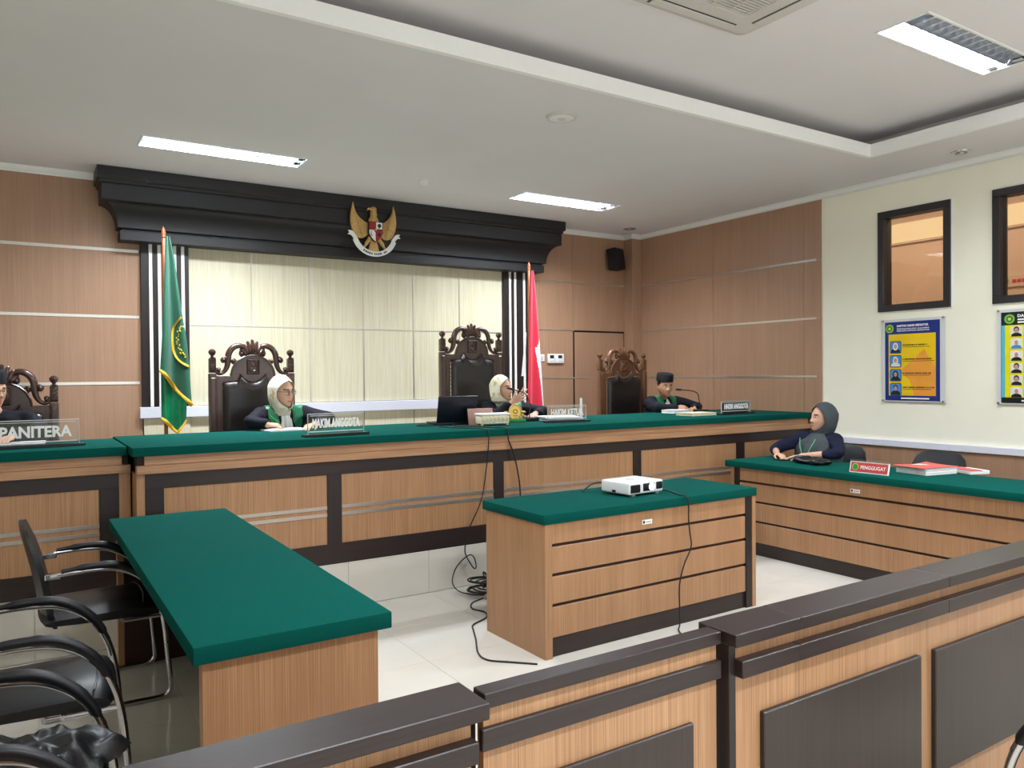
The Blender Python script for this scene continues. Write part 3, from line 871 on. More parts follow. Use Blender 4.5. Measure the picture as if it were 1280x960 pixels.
pl = [(1.615 + .81 * i, 1.615 + .81 * i + .73) for i in range(6)]
barrier('court_barrier', 'tan and dark wood barrier running right from the gate', 1.493, 6.79, 'L', [1.745, 2.48, 4.0, 5.5], pl)
bl = barrier('court_barrier', 'tan and dark wood barrier left of the gate, at the bottom edge', XL + .02, .782, 'R', [-.4], [(-1.05, -.32), (-.24, .49)])
obj('gate_stop', B(.75, .80, YF + .09, YF + .11, .0, .868, .002), M['dark'], bl)
t = thing('barrier_gate', 'narrow low swing gate in the barrier between its two thick ends', 'gate', (1.13, YF + .06, 0), group='low courtroom barrier')
obj('cap_rail', B(.793, 1.486, YF + .041, YF + .089, .868, .90, .002), M['dark_x'], t)
obj('body', B(.797, 1.482, YF + .055, YF + .08, .03, .87, .001), M['tan'], t)
obj('band_rail', B(.787, 1.486, YF + .041, YF + .056, .781, .827, .002), M['dark_x'], t)
obj('raised_panel', B(.90, 1.392, YF + .044, YF + .056, .275, .69, .003), M['dark_panel'], t)

# ================================================================ CARVED JUDGE CHAIRS (face -y; origin on the platform under the seat back)
def judge_chair(name, label, loc, rz=0, extra=0.0, mat='mahogany'):
    """high carved back with scrolled crest, arched head panel, studded leather"""
    t = thing(name, label, 'chair', loc, rz, 'carved judge chairs')
    mw = M[mat]; H = extra; X = .32
    for s in (-1, 1):
        bm = bmesh.new()
        box(bm, s * X - .03, s * X + .03, 0, .055, 0, 1.285 + H, .006, 2)
        box(bm, s * X - .018, s * X + .018, -.006, .01, .5, 1.25 + H, .004)
        box(bm, s * X - .027, s * X + .027, .002, .053, 1.29 + H, 1.41 + H, .006, 2)
        for q in range(4):      # lattice carving on the post head
            for w in (-1, 1):
                z = 1.305 + H + q * .028
                tube(bm, [(s * X - .022 * w, .001, z), (s * X + .022 * w, .001, z + .028)], .0032, 5)
        p = obj('post', bm, mw, t, local=True)
        f = lathe(bmesh.new(), [(0, 0), (.016, 0), (.02, .008), (.012, .014), (.011, .02), (.024, .034), (.031, .05), (.027, .066), (.014, .076), (0, .079)], (s * X, .027, 1.408 + H), 14)
        obj('finial', f, mw, p, local=True)
    obj('head_rail', B(-X + .028, X - .028, .006, .05, 1.19 + H, 1.268 + H, .004), mw, t, local=True)
    obj('side_rail', B(-X + .028, -X + .078, .006, .05, .45, 1.20 + H, .004), mw, t, local=True)
    obj('side_rail', B(X - .078, X - .028, .006, .05, .45, 1.20 + H, .004), mw, t, local=True)
    # arched head panel
    arch = [(-.185, 1.20 + H), (.185, 1.20 + H), (.185, 1.262 + H)]
    for i in range(1, 18):
        a = PI * i / 18
        arch.append((.178 * math.cos(a), 1.262 + H + .172 * math.sin(a)))
    arch.append((-.185, 1.262 + H))
    ap = obj('arched_panel', prism(bmesh.new(), arch, .035, Matrix.Translation((0, .004, 0))), mw, t, local=True)
    bead = [(.178 * math.cos(PI * i / 20), .004, 1.262 + H + .172 * math.sin(PI * i / 20)) for i in range(21)]
    obj('arch_bead', tube(bmesh.new(), bead, .009, 6), mw, ap, local=True)
    md = bmesh.new()
    box(md, -.052, .052, -.006, .006, 1.275 + H, 1.405 + H, .01, 2)
    fr = [(-.044, -.008, 1.285 + H), (.044, -.008, 1.285 + H), (.044, -.008, 1.396 + H), (-.044, -.008, 1.396 + H)]
    tube(md, fr, .005, 6, closed=True)
    lathe(md, [(0, -.012), (.018, -.008), (.024, 0)], (0, 0, 0), 10, mtx=Matrix.Translation((0, -.004, 1.358 + H)) @ Matrix.Rotation(PI / 2, 4, 'X') @ Matrix.Diagonal((1, 1, -1, 1)))
    for s in (-1, 1):
        tube(md, cr([(0, -.009, 1.30 + H), (s * .022, -.009, 1.315 + H), (s * .03, -.009, 1.34 + H), (s * .018, -.009, 1.375 + H), (s * .03, -.009, 1.39 + H)], 4), .0055, 6)
    obj('carved_medallion', md, mw, ap, local=True)
    # crest: palmette and two scrolled arms
    cb = bmesh.new()
    for k in range(-3, 4):
        a = k * .30; L = .135 - .012 * abs(k)
        base = Vector((k * .011, .02, 1.425 + H))
        tip = base + Vector((math.sin(a) * L * .72, 0, math.cos(a) * L))
        mid = (base + tip) / 2 + Vector((0, -.012, 0))
        tube(cb, cr([base, mid, tip, tip + Vector((math.sin(a) * .006 + (.01 if k > 0 else -.01 if k < 0 else 0), -.004, -.006))], 4), [.012, .014, .016, .017, .018, .017, .016, .015, .014, .012, .009, .006, .004], 7)
    box(cb, -.05, .05, .0, .04, 1.425 + H, 1.447 + H, .008, 2)
    obj('crest_palmette', cb, mw, t, local=True)
    for s in (-1, 1):
        sb = bmesh.new()
        P = [(.03, 1.47), (.07, 1.505), (.115, 1.515), (.16, 1.495), (.19, 1.45), (.198, 1.395), (.205, 1.345), (.225, 1.305), (.255, 1.285), (.283, 1.292), (.288, 1.316), (.27, 1.326), (.26, 1.314)]
        pts = cr([(s * x, .022, z + H) for x, z in P], 5)
        n = len(pts)
        R = [.017 + .011 * math.sin(PI * min(1, i / (n * .62))) if i < n * .7 else .017 - .007 * (i - n * .7) / (n * .3) for i in range(n)]
        tube(sb, pts, R, 8, flat=.8)
        for Q, r in (([(.045, 1.455), (.09, 1.47), (.098, 1.445), (.082, 1.432), (.07, 1.446)], .012),
                     ([(.196, 1.40), (.172, 1.385), (.15, 1.37), (.142, 1.39), (.158, 1.40)], .013),
                     ([(.198, 1.41), (.225, 1.415), (.245, 1.40), (.238, 1.382), (.222, 1.388)], .013)):
            tube(sb, cr([(s * x, .02, z + H) for x, z in Q], 5), r, 7)
        for (x, z, r) in ((.272, 1.313, .016), (.084, 1.447, .017), (.156, 1.388, .016), (.230, 1.396, .017)):
            ell(sb, (s * x, .018, z + H), r, r * 1.1, r, 10, 7)
        obj('crest_scroll', sb, mw, t, local=True, smooth=60)
    # leather back with a scalloped upper edge
    def top(x):
        a = abs(x)
        if a > .135: return 1.215 + H - .012 * ((a - .135) / .11) ** 2 if a < .245 else 1.203 + H
        if a > .105: return 1.215 + H + (.065) * ((.135 - a) / .03) ** 1.5
        return 1.205 + H + .075 * (a / .105) ** 2.2
    lb = bmesh.new()
    def fn(u, v):
        x = -.245 + .49 * u
        z = .50 + (top(x) - .50) * v
        e = min(1, min(u, 1 - u) / .12) ; e2 = min(1, min(v, 1 - v) / .06)
        return Vector((x, -.004 - .032 * math.sqrt(max(0, 1 - (1 - e) ** 2)) * math.sqrt(max(0, 1 - (1 - e2) ** 2)), z))
    grid(lb, fn, 50, 24)
    bk = obj('leather_back', lb, M['chair_leather'], t, local=True, smooth=60)
    nb = bmesh.new()
    for i in range(41):
        x = -.24 + .48 * i / 40
        ell(nb, (x, -.008, top(x) + .008), .006, .005, .006, 6, 4)
    for i in range(24):
        for s in (-1, 1): ell(nb, (s * .248, -.006, .52 + (.68 + H) * i / 23), .006, .005, .006, 6, 4)
    o = obj('stud_row', nb, M['brass'] if mat != 'mahogany' else mw, bk, local=True); o['kind'] = 'stuff'
    # seat, arms, legs (mostly behind the bench)
    obj('seat', B(-.30, .30, -.52, .02, .40, .50, .03, 3), M['chair_leather'], t, local=True)
    obj('seat_rail', B(-.31, .31, -.50, .03, .34, .41, .006), mw, t, local=True)
    for s in (-1, 1):
        obj('leg', tube(bmesh.new(), cr([(s * .28, -.47, .36), (s * .285, -.49, .22), (s * .28, -.47, .08), (s * .285, -.50, .0)], 4), [.035, .028, .022, .022, .03], 8), mw, t, local=True)
    return t
J = judge_chair
ZP = .30
J('judge_chair', 'dark carved chair with black leather behind the judge at the left of the long bench', (1.662, 6.62, ZP))
J('judge_chair', 'tallest carved chair standing before the right dark pilaster, behind the chief judge', (3.775, 6.62, ZP), 0, .195, 'mahogany')
J('judge_chair', 'lighter brown carved chair in the corner behind the man in the black cap', (5.72, 6.62, ZP), 0, .0, 'brown_carved')
J('judge_chair', 'carved dark chair cut by the left edge behind the PANITERA sign', (-.095, 6.62, ZP), 0, -.21, 'mahogany')

# ================================================================ CANTILEVER VISITOR CHAIRS (face +x)
def visitor_chair(name, label, loc, rz, group):
    t = thing(name, label, 'chair', loc, rz, group)
    # seat cushion with a waterfall front
    bm = bmesh.new()
    def sec(u):
        prof = [(-.22, .435), (-.10, .425), (.05, .42), (.16, .415), (.235, .40), (.262, .415), (.268, .44), (.25, .468), (.20, .485), (.08, .487), (-.06, .482), (-.18, .478), (-.232, .468), (-.24, .45)]
        return prof
    prof = sec(0); n = len(prof); rows = []
    for j in range(9):
        v = -1 + 2 * j / 8
        y = .235 * v; k = 1 - .10 * abs(v) ** 4; dz = -.018 * abs(v) ** 3
        rows.append([bm.verts.new((x * k, y, .45 + (z - .45) * (1 - .45 * abs(v) ** 6) + dz)) for x, z in prof])
    for a, b in zip(rows, rows[1:]):
        for i in range(n): bm.faces.new((a[i], a[(i + 1) % n], b[(i + 1) % n], b[i]))
    bm.faces.new(rows[0]); bm.faces.new(rows[-1][::-1])
    st = obj('seat', bm, M['leather'], t, local=True, smooth=60)
    obj('seat_seam', tube(bmesh.new(), cr([(.19, -.225, .474), (.205, -.1, .487), (.205, .1, .487), (.19, .225, .474)], 5), .004, 6), M['leather'], st, local=True)
    # backrest: gently curved slab
    bm = bmesh.new(); rows = []
    C = [(-.185, .40), (-.205, .47), (-.215, .56), (-.235, .66), (-.262, .76), (-.285, .84), (-.295, .88)]
    for k, (x, z) in enumerate(C):
        th = [.03, .052, .058, .052, .044, .036, .022][k]; hw = [.19, .215, .228, .23, .225, .205, .17][k]
        ring = []
        for i in range(9):
            v = -1 + 2 * i / 8
            ring.append((x + .03 * (v * v - .3) * .6 + th / 2 * (1 - .5 * abs(v) ** 5), hw * v, z - (.02 * abs(v) ** 3 if k > 4 else 0)))
        for i in range(8, -1, -1):
            v = -1 + 2 * i / 8
            ring.append((x + .03 * (v * v - .3) * .6 - th / 2 * (1 - .5 * abs(v) ** 5), hw * v, z - (.02 * abs(v) ** 3 if k > 4 else 0)))
        rows.append([bm.verts.new(p) for p in ring])
    for a, b in zip(rows, rows[1:]):
        m = len(a)
        for i in range(m): bm.faces.new((a[i], a[(i + 1) % m], b[(i + 1) % m], b[i]))
    bm.faces.new(rows[0][::-1]); bm.faces.new(rows[-1])
    obj('backrest', bm, M['leather'], t, local=True, smooth=60)
    for s in (-1, 1):
        y = s * .262
        pts = cr([(-.20, y * .93, .655), (-.13, y, .665), (0, y, .668), (.10, y, .65), (.19, y, .59), (.245, y, .50), (.275, y, .38), (.29, y, .22), (.30, y, .09), (.297, y, .035), (.26, y, .0135), (.15, y, .0135), (-.05, y, .0135), (-.22, y, .0135)], 5)
        fr = obj('side_frame', tube(bmesh.new(), pts, .0125, 10), M['chrome'], t, local=True, smooth=60)
        pad = cr([(-.15, y, .674), (-.02, y, .684), (.08, y, .674), (.16, y, .628), (.215, y, .565), (.25, y, .495)], 5)
        obj('arm_pad', tube(bmesh.new(), pad, [.012, .017, .019, .019, .018, .016, .011], 10, flat=1.15), M['black_plastic'], t, local=True, smooth=60)
        obj('arm_mount', B(-.215, -.15, y * .93 - .014, y * .93 + .014, .64, .668, .004), M['chrome'], fr, local=True)
        obj('arm_bolt', lathe(bmesh.new(), [(.008, 0), (.009, .003), (.005, .006), (0, .0065)], (0, 0, 0), 10, mtx=Matrix.Translation((.284, y - s * 0 + s * .011, .27)) @ Matrix.Rotation(-s * PI / 2, 4, 'X')), M['chrome'], fr, local=True)
    cb = bmesh.new()
    tube(cb, [(-.22, -.262, .0135), (-.22, .262, .0135)], .0125, 10)
    obj('floor_bar', cb, M['chrome'], t, local=True, smooth=60)
    sb = bmesh.new()
    tube(sb, [(.10, -.262, .41), (.10, .262, .41)], .011, 8); tube(sb, [(-.10, -.2, .418), (.22, -.2, .41)], .01, 8); tube(sb, [(-.10, .2, .418), (.22, .2, .41)], .01, 8)
    tube(sb, [(.10, -.262, .41), (.268, -.262, .41)], .01, 8); tube(sb, [(.10, .262, .41), (.268, .262, .41)], .01, 8)
    obj('seat_support', sb, M['chrome'], t, local=True, smooth=60)
    return t
GC = 'black cantilever visitor chairs'
va = visitor_chair('visitor_chair', 'black cantilever chair tucked furthest along the left table', (.305, 4.31, 0), 0, GC)
dup(va, (.03, 3.26, 0), math.radians(-3), 'black cantilever chair in the middle of the three beside the left table', GC)
dup(va, (-.07, 2.42, 0), math.radians(-6), 'nearest black cantilever chair, bottom left corner, with a crumpled black cloth on its seat', GC)
dup(va, (6.22, 4.40, 0), PI, 'black padded chair under the woman in the grey hijab', GC)
dup(va, (6.25, 3.53, 0), PI, 'empty black padded chair behind the red book stack', GC)
dup(va, (6.25, 2.60, 0), PI, 'black padded chair just cut by the right edge', GC)
# ================================================================ PEOPLE
def remeshed(bm, voxel, smooth_it=4, factor=0.5):
    """one continuous surface out of overlapping closed shells"""
    me = bpy.data.meshes.new('tmp'); bm.to_mesh(me); bm.free()
    o = bpy.data.objects.new('tmp', me); TMP.collection.objects.link(o)
    r = o.modifiers.new('r', 'REMESH'); r.mode = 'VOXEL'; r.voxel_size = voxel; r.use_smooth_shade = True
    s = o.modifiers.new('s', 'SMOOTH'); s.iterations = smooth_it; s.factor = factor
    TMP.view_layers[0].update(); dg = TMP.view_layers[0].depsgraph
    out = bpy.data.meshes.new_from_object(o.evaluated_get(dg))
    bpy.data.objects.remove(o); bpy.data.meshes.remove(me)
    return out

def g2(x, z, cx, cz, sx, sz):
    return math.exp(-((x - cx) / sx) ** 2 - ((z - cz) / sz) ** 2)

def head_shell(bm, m, fem=True, ears=False):
    """m: head-local (x = person's left, y = forward, z = up) -> world"""
    HX, HY, HZ = (.074, .094, .115) if fem else (.080, .096, .115)
    t = bmesh.new()
    bmesh.ops.create_uvsphere(t, u_segments=56, v_segments=44, radius=1.0)
    for v in t.verts:
        x, y, z = v.co
        X, Y, Z = x * HX, y * HY, z * HZ
        if z < 0:
            k = (-z)
            X *= 1 - .26 * k ** 1.6
            if y < 0: Y *= 1 - .42 * k ** 1.3
            else: Y *= 1 + 1.05 * k ** 3
        if y > 0:
            w = min(1, y * 2.2)
            nx, nz = X / .07, z
            d = 0
            d += .012 * g2(nx, nz, 0, -.02, .16, .20)          # bridge
            d += .023 * g2(nx, nz, 0, -.24, .20, .13)          # tip
            d += .007 * (g2(nx, nz, .2, -.29, .12, .09) + g2(nx, nz, -.2, -.29, .12, .09))
            d -= .012 * (g2(nx, nz, .42, .04, .24, .13) + g2(nx, nz, -.42, .04, .24, .13))   # sockets
            d += .006 * (g2(nx, nz, .40, .21, .35, .09) + g2(nx, nz, -.40, .21, .35, .09))   # brow
            d += .006 * (g2(nx, nz, .58, -.22, .25, .2) + g2(nx, nz, -.58, -.22, .25, .2))   # cheeks
            d += .010 * g2(nx, nz, 0, -.50, .30, .055) + .010 * g2(nx, nz, 0, -.60, .27, .06)
            d -= .005 * g2(nx, nz, 0, -.55, .34, .022)
            d += .012 * g2(nx, nz, 0, -.86, .32, .14)          # chin
            Y += d * w
        v.co = Vector((X, Y, Z))
    if ears:
        for s in (-1, 1):
            ell(t, (s * .076, -.008, -.002), .010, .020, .032, 12, 10, Matrix.Rotation(s * .25, 4, 'Z'))
    bmesh.ops.transform(t, matrix=m, verts=t.verts)
    merge(bm, t)

def hand(bm, wrist, d, n, thumb, curl=.5, spread=.12, s=1.0, curls=None):
    """wrist point, d = hand direction, n = direction the palm faces, thumb = direction towards the thumb side"""
    d = Vector(d).normalized(); n = Vector(n); n = (n - d * n.dot(d)).normalized()
    t = n.cross(d).normalized()
    if t.dot(Vector(thumb)) < 0: t = -t
    w = Vector(wrist)
    tips = []
    for i, (off, L) in enumerate(((.027, (.043, .026, .021)), (.009, (.047, .030, .022)), (-.009, (.044, .028, .021)), (-.026, (.034, .021, .019)))):
        base = w + d * (.082 - .006 * abs(i - 1.2)) * s + t * off * s
        capsule(bm, w + t * off * .55 * s + d * .008 * s, base, .0135 * s, .0115 * s, 10)
        ang = (off / .027) * spread
        dd = (d * math.cos(ang) + t * math.sin(ang)).normalized()
        p = base; a = 0
        c = curls[i] if curls else curl
        for k, l in enumerate(L):
            a += c * (.75, 1.0, .7)[k]
            q = p + (dd * math.cos(a) + n * math.sin(a)) * l * s
            capsule(bm, p, q, (.0092 - .0009 * k) * s, (.0086 - .0010 * k) * s, 9)
            p = q
        tips.append(p)
    b = w + d * .022 * s + t * .026 * s
    p1 = b + (d * .62 + t * .62 + n * .25).normalized() * .038 * s
    p2 = p1 + (d * .86 + t * .25 + n * .40).normalized() * .030 * s
    p3 = p2 + (d * .95 - t * .02 + n * .35).normalized() * .022 * s
    capsule(bm, b, p1, .0135 * s, .0108 * s, 9); capsule(bm, p1, p2, .0105 * s, .0092 * s, 9); capsule(bm, p2, p3, .0092 * s, .0075 * s, 9)
    return tips

def person(label, base, face, zs, j, cloth, skin='skin', fem=True, pitch=0.0, headyaw=None, sleeve=.86, voxel=.0048, hat=None, glasses=False, hij=None, satin=False, jabot=False, cloth_name='robe', bulk=1.0):
    """base (x, y) of the hips; face = body facing (unit xy); zs = seat height; j = joints in WORLD coordinates"""
    F = Vector((face[0], face[1], 0)).normalized(); L = Vector((-F.y, F.x, 0)); Z = Vector((0, 0, 1))
    root = thing('person', label, 'person', (base[0], base[1], zs - .48))
    hip = Vector((base[0], base[1], zs + .11))
    hc = Vector(j['head'])
    hf = Vector((headyaw[0], headyaw[1], 0)).normalized()
    hl = Vector((-hf.y, hf.x, 0))
    q = Matrix.Rotation(-pitch, 3, hl)
    fw = q @ hf; up = q @ Z
    roll = j.get('roll', 0.0)
    if roll:
        qq = Matrix.Rotation(roll, 3, fw); up = qq @ up; hl = qq @ hl
    # head matrix: x = left, y = forward, z = up  (left-handed x is fine: the shell is symmetric)
    hm = Matrix.Identity(4)
    hs = j.get('hs', 1.0)
    for i in range(3):
        hm[i][0] = -hl[i] * hs; hm[i][1] = fw[i] * hs; hm[i][2] = up[i] * hs; hm[i][3] = hc[i]
    sl, sr = Vector(j['sl']), Vector(j['sr'])         # shoulders (person's left / right)
    el, er = Vector(j['el']), Vector(j['er'])
    wl, wr_ = Vector(j['wl']), Vector(j['wr'])
    mid = (sl + sr) / 2
    nb = mid + Z * .045 - F * .01
    # ---- the body: one continuous skin
    bm = bmesh.new()
    head_shell(bm, hm, fem, ears=not fem)
    capsule(bm, nb, hc - up * .075 - fw * .022, .058, .052, 14)
    chest = mid * .8 + hip * .2
    capsule(bm, sl - (sl - mid) * .12, sr - (sr - mid) * .12, .052, .052, 14)
    capsule(bm, chest + L * .06, mid - Z * .05 + L * .05, .095, .085, 14); capsule(bm, chest - L * .06, mid - Z * .05 - L * .05, .095, .085, 14)
    capsule(bm, hip + L * .04, chest + L * .04, .11, .10, 14); capsule(bm, hip - L * .04, chest - L * .04, .11, .10, 14)
    for s_, e_, w_ in ((sl, el, wl), (sr, er, wr_)):
        capsule(bm, s_, e_, .044, .036, 12); capsule(bm, e_, w_, .036, .024, 12)
    hand(bm, wl, j['hl'][0], j['hl'][1], j['hl'][2], j['hl'][3], j['hl'][4], .92 if fem else 1.0)
    hand(bm, wr_, j['hr'][0], j['hr'][1], j['hr'][2], j['hr'][3], j['hr'][4], j.get('hand', .92 if fem else 1.0))
    floor = zs - .48
    for s in (1, -1):
        a = hip + L * s * .09; k = a + F * .40 + L * s * .02 - Z * .02; f = Vector((k.x, k.y, floor + .09)) - F * .02
        capsule(bm, a, k, .085, .058, 12); capsule(bm, k, f, .056, .038, 12); capsule(bm, f - Z * .045, f + F * .15 - Z * .055, .036, .030, 10)
    me = remeshed(bm, voxel, 3, .45)
    for m_ in (M[skin], M['lip'], M['brow']): me.materials.append(m_)
    inv = hm.inverted()
    for p in me.polygons:
        c = inv @ p.center
        if c.length < .16 and c.y > .05:
            nx, nz = c.x / .07, c.z / .115
            if ((nx) / .30) ** 2 + ((nz + .55) / .075) ** 2 < 1: p.material_index = 1
            elif abs(abs(nx) - .42) < .24 and abs(nz - (.24 - .10 * abs(abs(nx) - .36))) < .035: p.material_index = 2
    body = link('body', me, root, smooth=70)
    for s in (1, -1):
        ec = hm @ Vector((s * .030, .0795, .006))
        e = obj('eye', ell(bmesh.new(), ec,   .0135, .0105, .0050, 14, 10, hm.to_3x3().to_4x4()), M['eye'], body, smooth=80)
        obj('iris', ell(bmesh.new(), hm @ Vector((s * .030, .0865, .006)), .0058, .0045, .0048, 10, 8, hm.to_3x3().to_4x4()), M['iris'], e, smooth=80)
    # ---- garment
    rb = bmesh.new(); k = bulk
    capsule(rb, sl - (sl - mid) * .06 - Z * .005, sr - (sr - mid) * .06 - Z * .005, .079 * k, .079 * k, 16)
    capsule(rb, chest + L * .07, mid - Z * .06 + L * .06, .118 * k, .105 * k, 16); capsule(rb, chest - L * .07, mid - Z * .06 - L * .06, .118 * k, .105 * k, 16)
    capsule(rb, hip + L * .05 - Z * .02, chest + L * .06, .135 * k, .12 * k, 16); capsule(rb, hip - L * .05 - Z * .02, chest - L * .06, .135 * k, .12 * k, 16)
    capsule(rb, mid - Z * .01, mid + Z * .035 - F * .008, .085, .066, 16)
    for s_, e_, w_ in ((sl, el, wl), (sr, er, wr_)):
        wide = 1.08 if cloth_name == 'robe' else .92
        capsule(rb, s_, e_, .066 * k, .053 * wide, 14)
        en = e_ + (w_ - e_) * sleeve
        capsule(rb, e_, en, .051 * wide, .041 * wide, 14)
    for s in (1, -1):
        a = hip + L * s * .09; kk = a + F * .41 + L * s * .02 - Z * .02; f = Vector((kk.x, kk.y, floor + .16)) - F * .02
        capsule(rb, a, kk, .105, .078, 14); capsule(rb, kk, f, .076, .066, 12)
    rm = remeshed(rb, .0125, 5, .5)
    # soft folds along the cloth
    rnd = random.Random(len(label) * 7 + 3)
    ph = [rnd.uniform(0, 6) for _ in range(4)]
    nr = [v.normal.copy() for v in rm.vertices]
    for v, n_ in zip(rm.vertices, nr):
        p = v.co - mid
        a = p.dot(L); b = p.dot(F); c = p.z
        f = .0035 * math.sin(46 * a + 14 * c + ph[0]) + .003 * math.sin(60 * c + 22 * a - 15 * b + ph[1])
        v.co += n_ * f
    rm.materials.append(M[cloth])
    rb_o = link(cloth_name, rm, root, smooth=70)
    if satin:
        # green satin shoulder panels: a shell lifted off the robe
        sb = bmesh.new(); sb.from_mesh(rb_o.data); 
        off = WM[root.name]
        bad = []
        nh = (nb - mid)
        for f in sb.faces:
            c = off @ f.calc_center_median() - mid
            a = abs(c.dot(L)); b = c.dot(F); z = c.z
            t_ = max(0.0, min(1.0, (.10 - z) / .34))
            lo = .052 + .012 * t_; hi = .155 - .055 * t_ ** .8
            ok = lo < a < hi and z > -.26 and (b > .0 or z > .03) and -.06 < b < .15 - .10 * max(0, (a - .10) / .05)
            if not ok: bad.append(f)
        bmesh.ops.delete(sb, geom=bad, context='FACES')
        bmesh.ops.smooth_vert(sb, verts=[v for v in sb.verts if v.is_boundary], factor=.5, use_axis_x=True, use_axis_y=True, use_axis_z=True)
        for v in sb.verts: v.co += v.normal * .007
        bmesh.ops.solidify(sb, geom=list(sb.faces), thickness=.006)
        o = obj('satin_panel', sb, M['satin'], root, local=True, smooth=60)
    if jabot:
        jb = bmesh.new()
        top = nb + F * .080 - Z * .010
        def fn(u, v):
            w = .034 + .022 * v
            x = (u - .5) * 2 * w
            dn = -.20 * v
            fwd = .062 * math.sin(min(1, v * 1.35) * PI / 2) + .005 * math.sin(u * 6 * PI) * (.3 + v)
            return top + L * x + Z * dn + F * (fwd - .02 * abs(u - .5) * 2)
        grid(jb, fn, 25, 12); solidify(jb, .004)
        obj('jabot', jb, M['bef'], root, smooth=60)
    # ---- head covering
    if hij:
        dome = lambda q, tz, rx, ry, cy, w: (q * tz, rx * math.sqrt(max(.002, 1 - q * q)), ry * math.sqrt(max(.002, 1 - q * q)), cy, w)
        lev = {'short': [dome(1, .132, .090, .108, -.012, 0), dome(.985, .132, .090, .108, -.012, 0), dome(.94, .132, .090, .108, -.012, 0), dome(.84, .132, .091, .109, -.012, 0), dome(.70, .132, .091, .110, -.011, .05), dome(.56, .132, .092, .110, -.011, .62), (.040, .090, .107, -.010, .98), (0, .090, .105, -.009, 1.12), (-.035, .088, .104, -.008, 1.12), (-.068, .082, .102, -.005, 1.0), (-.095, .070, .100, -.002, .74), (-.116, .061, .096, .0, .26), (-.126, .060, .090, -.002, .04), (-.142, .064, .084, -.006, 0), (-.165, .076, .086, -.012, 0), (-.185, .094, .092, -.02, 0)],
               'long': [dome(1, .134, .096, .112, -.014, 0), dome(.985, .134, .096, .112, -.014, 0), dome(.94, .134, .096, .112, -.014, 0), dome(.84, .134, .097, .113, -.014, 0), dome(.70, .134, .098, .114, -.013, .05), dome(.56, .134, .099, .114, -.013, .62), (.040, .098, .111, -.013, .96), (0, .099, .110, -.013, 1.08), (-.035, .094, .106, -.010, 1.10), (-.068, .085, .103, -.006, .98), (-.095, .072, .100, -.002, .72), (-.114, .062, .096, .0, .22), (-.124, .064, .094, -.004, .04), (-.150, .120, .112, -.016, 0), (-.175, .168, .130, -.022, 0), (-.205, .212, .146, -.018, 0), (-.26, .236, .160, -.004, 0), (-.33, .226, .170, .006, 0), (-.40, .212, .174, .012, 0)]}[hij[0]]
        low = [l for l in lev]
        hb = bmesh.new()
        NV = 46
        import bisect
        def sample(v):
            f = v * (len(lev) - 1); i = min(int(f), len(lev) - 2); t = f - i
            t2 = t
            return [a + (b - a) * t2 for a, b in zip(lev[i], lev[i + 1])]
        ph2 = rnd.uniform(0, 6)
        def fn(u, v):
            z, rx, ry, cy, w = sample(v)
            th = w + (2 * PI - 2 * w) * u           # 0 = straight ahead
            fold = 0
            dpt = max(0, (.02 - z) / .3)
            fold = min(1.3, dpt) * (.034 * math.sin(8 * th + ph2 + 7 * z) + .018 * math.sin(15 * th + 26 * z))
            edge = min(u, 1 - u)
            lip = .004 * math.exp(-(edge / .02) ** 2)
            r = 1 + fold + lip * 8
            x = rx * math.sin(th) * r; y = ry * math.cos(th) * r + cy
            # head frame near the head, body frame lower down
            k = max(0, min(1, (-.11 - z) / .10))
            pa = hm @ Vector((x, y, z))
            cen = Vector((mid.x, mid.y, hc.z)) * .9 + hc * .1
            pb = Vector((cen.x, cen.y, hc.z)) + L * (-x) + F * (y + .0) + Z * z
            return pa.lerp(pb, k)
        grid(hb, fn, 72, NV)
        bmesh.ops.remove_doubles(hb, verts=hb.verts, dist=.0015)
        bmesh.ops.recalc_face_normals(hb, faces=hb.faces)
        bmesh.ops.solidify(hb, geom=list(hb.faces), thickness=.004)
        obj('headscarf', hb, M[hij[1]], root, smooth=60)
    if hat:
        cp = bmesh.new()
        lathe(cp, [(.086, 0.0), (.089, .004), (.086, .075), (.081, .083), (.0, .080)], (0, 0, 0), 28, sx=1.0, sy=1.18, mtx=hm @ Matrix.Translation((0, -.010, .058)) @ Matrix.Rotation(-.06, 4, 'X'))
        obj('cap', cp, M['peci'], root, smooth=40)
        hr_ = bmesh.new()
        def fh(u, v):
            th = math.radians(62) + (2 * PI - math.radians(124)) * u
            z = .085 - v * (.085 + .050 * min(1, max(.0, (min(u, 1 - u) - .03) / .12)) - .03)
            r = math.sqrt(max(.05, 1 - (max(0, z) / .125) ** 2)) * (1 - .12 * max(0, -z) / .06)
            return hm @ Vector((.0835 * math.sin(th) * r, .0995 * math.cos(th) * r - .004, z))
        grid(hr_, fh, 36, 8); bmesh.ops.recalc_face_normals(hr_, faces=hr_.faces); bmesh.ops.solidify(hr_, geom=list(hr_.faces), thickness=.005)
        obj('hair', hr_, M['hair'], root, smooth=60)
    if glasses:
        gb = bmesh.new()
        for s in (1, -1):
            tube(gb, [hm @ Vector((s * .031 + .022 * math.cos(a), .100 - .004 * abs(math.cos(a)), .004 + .0175 * math.sin(a))) for a in [2 * PI * i / 18 for i in range(18)]], .0016, 6, closed=True)
            tube(gb, [hm @ Vector((s * .053, .097, .008)), hm @ Vector((s * .074, .06, .008)), hm @ Vector((s * .078, .0, .006))], .0016, 6)
        tube(gb, cr([hm @ Vector((-.009, .102, .006)), hm @ Vector((0, .106, .009)), hm @ Vector((.009, .102, .006))], 4), .0016, 6)
        g_ = obj('glasses', gb, M['glass_frame'], root, smooth=60)
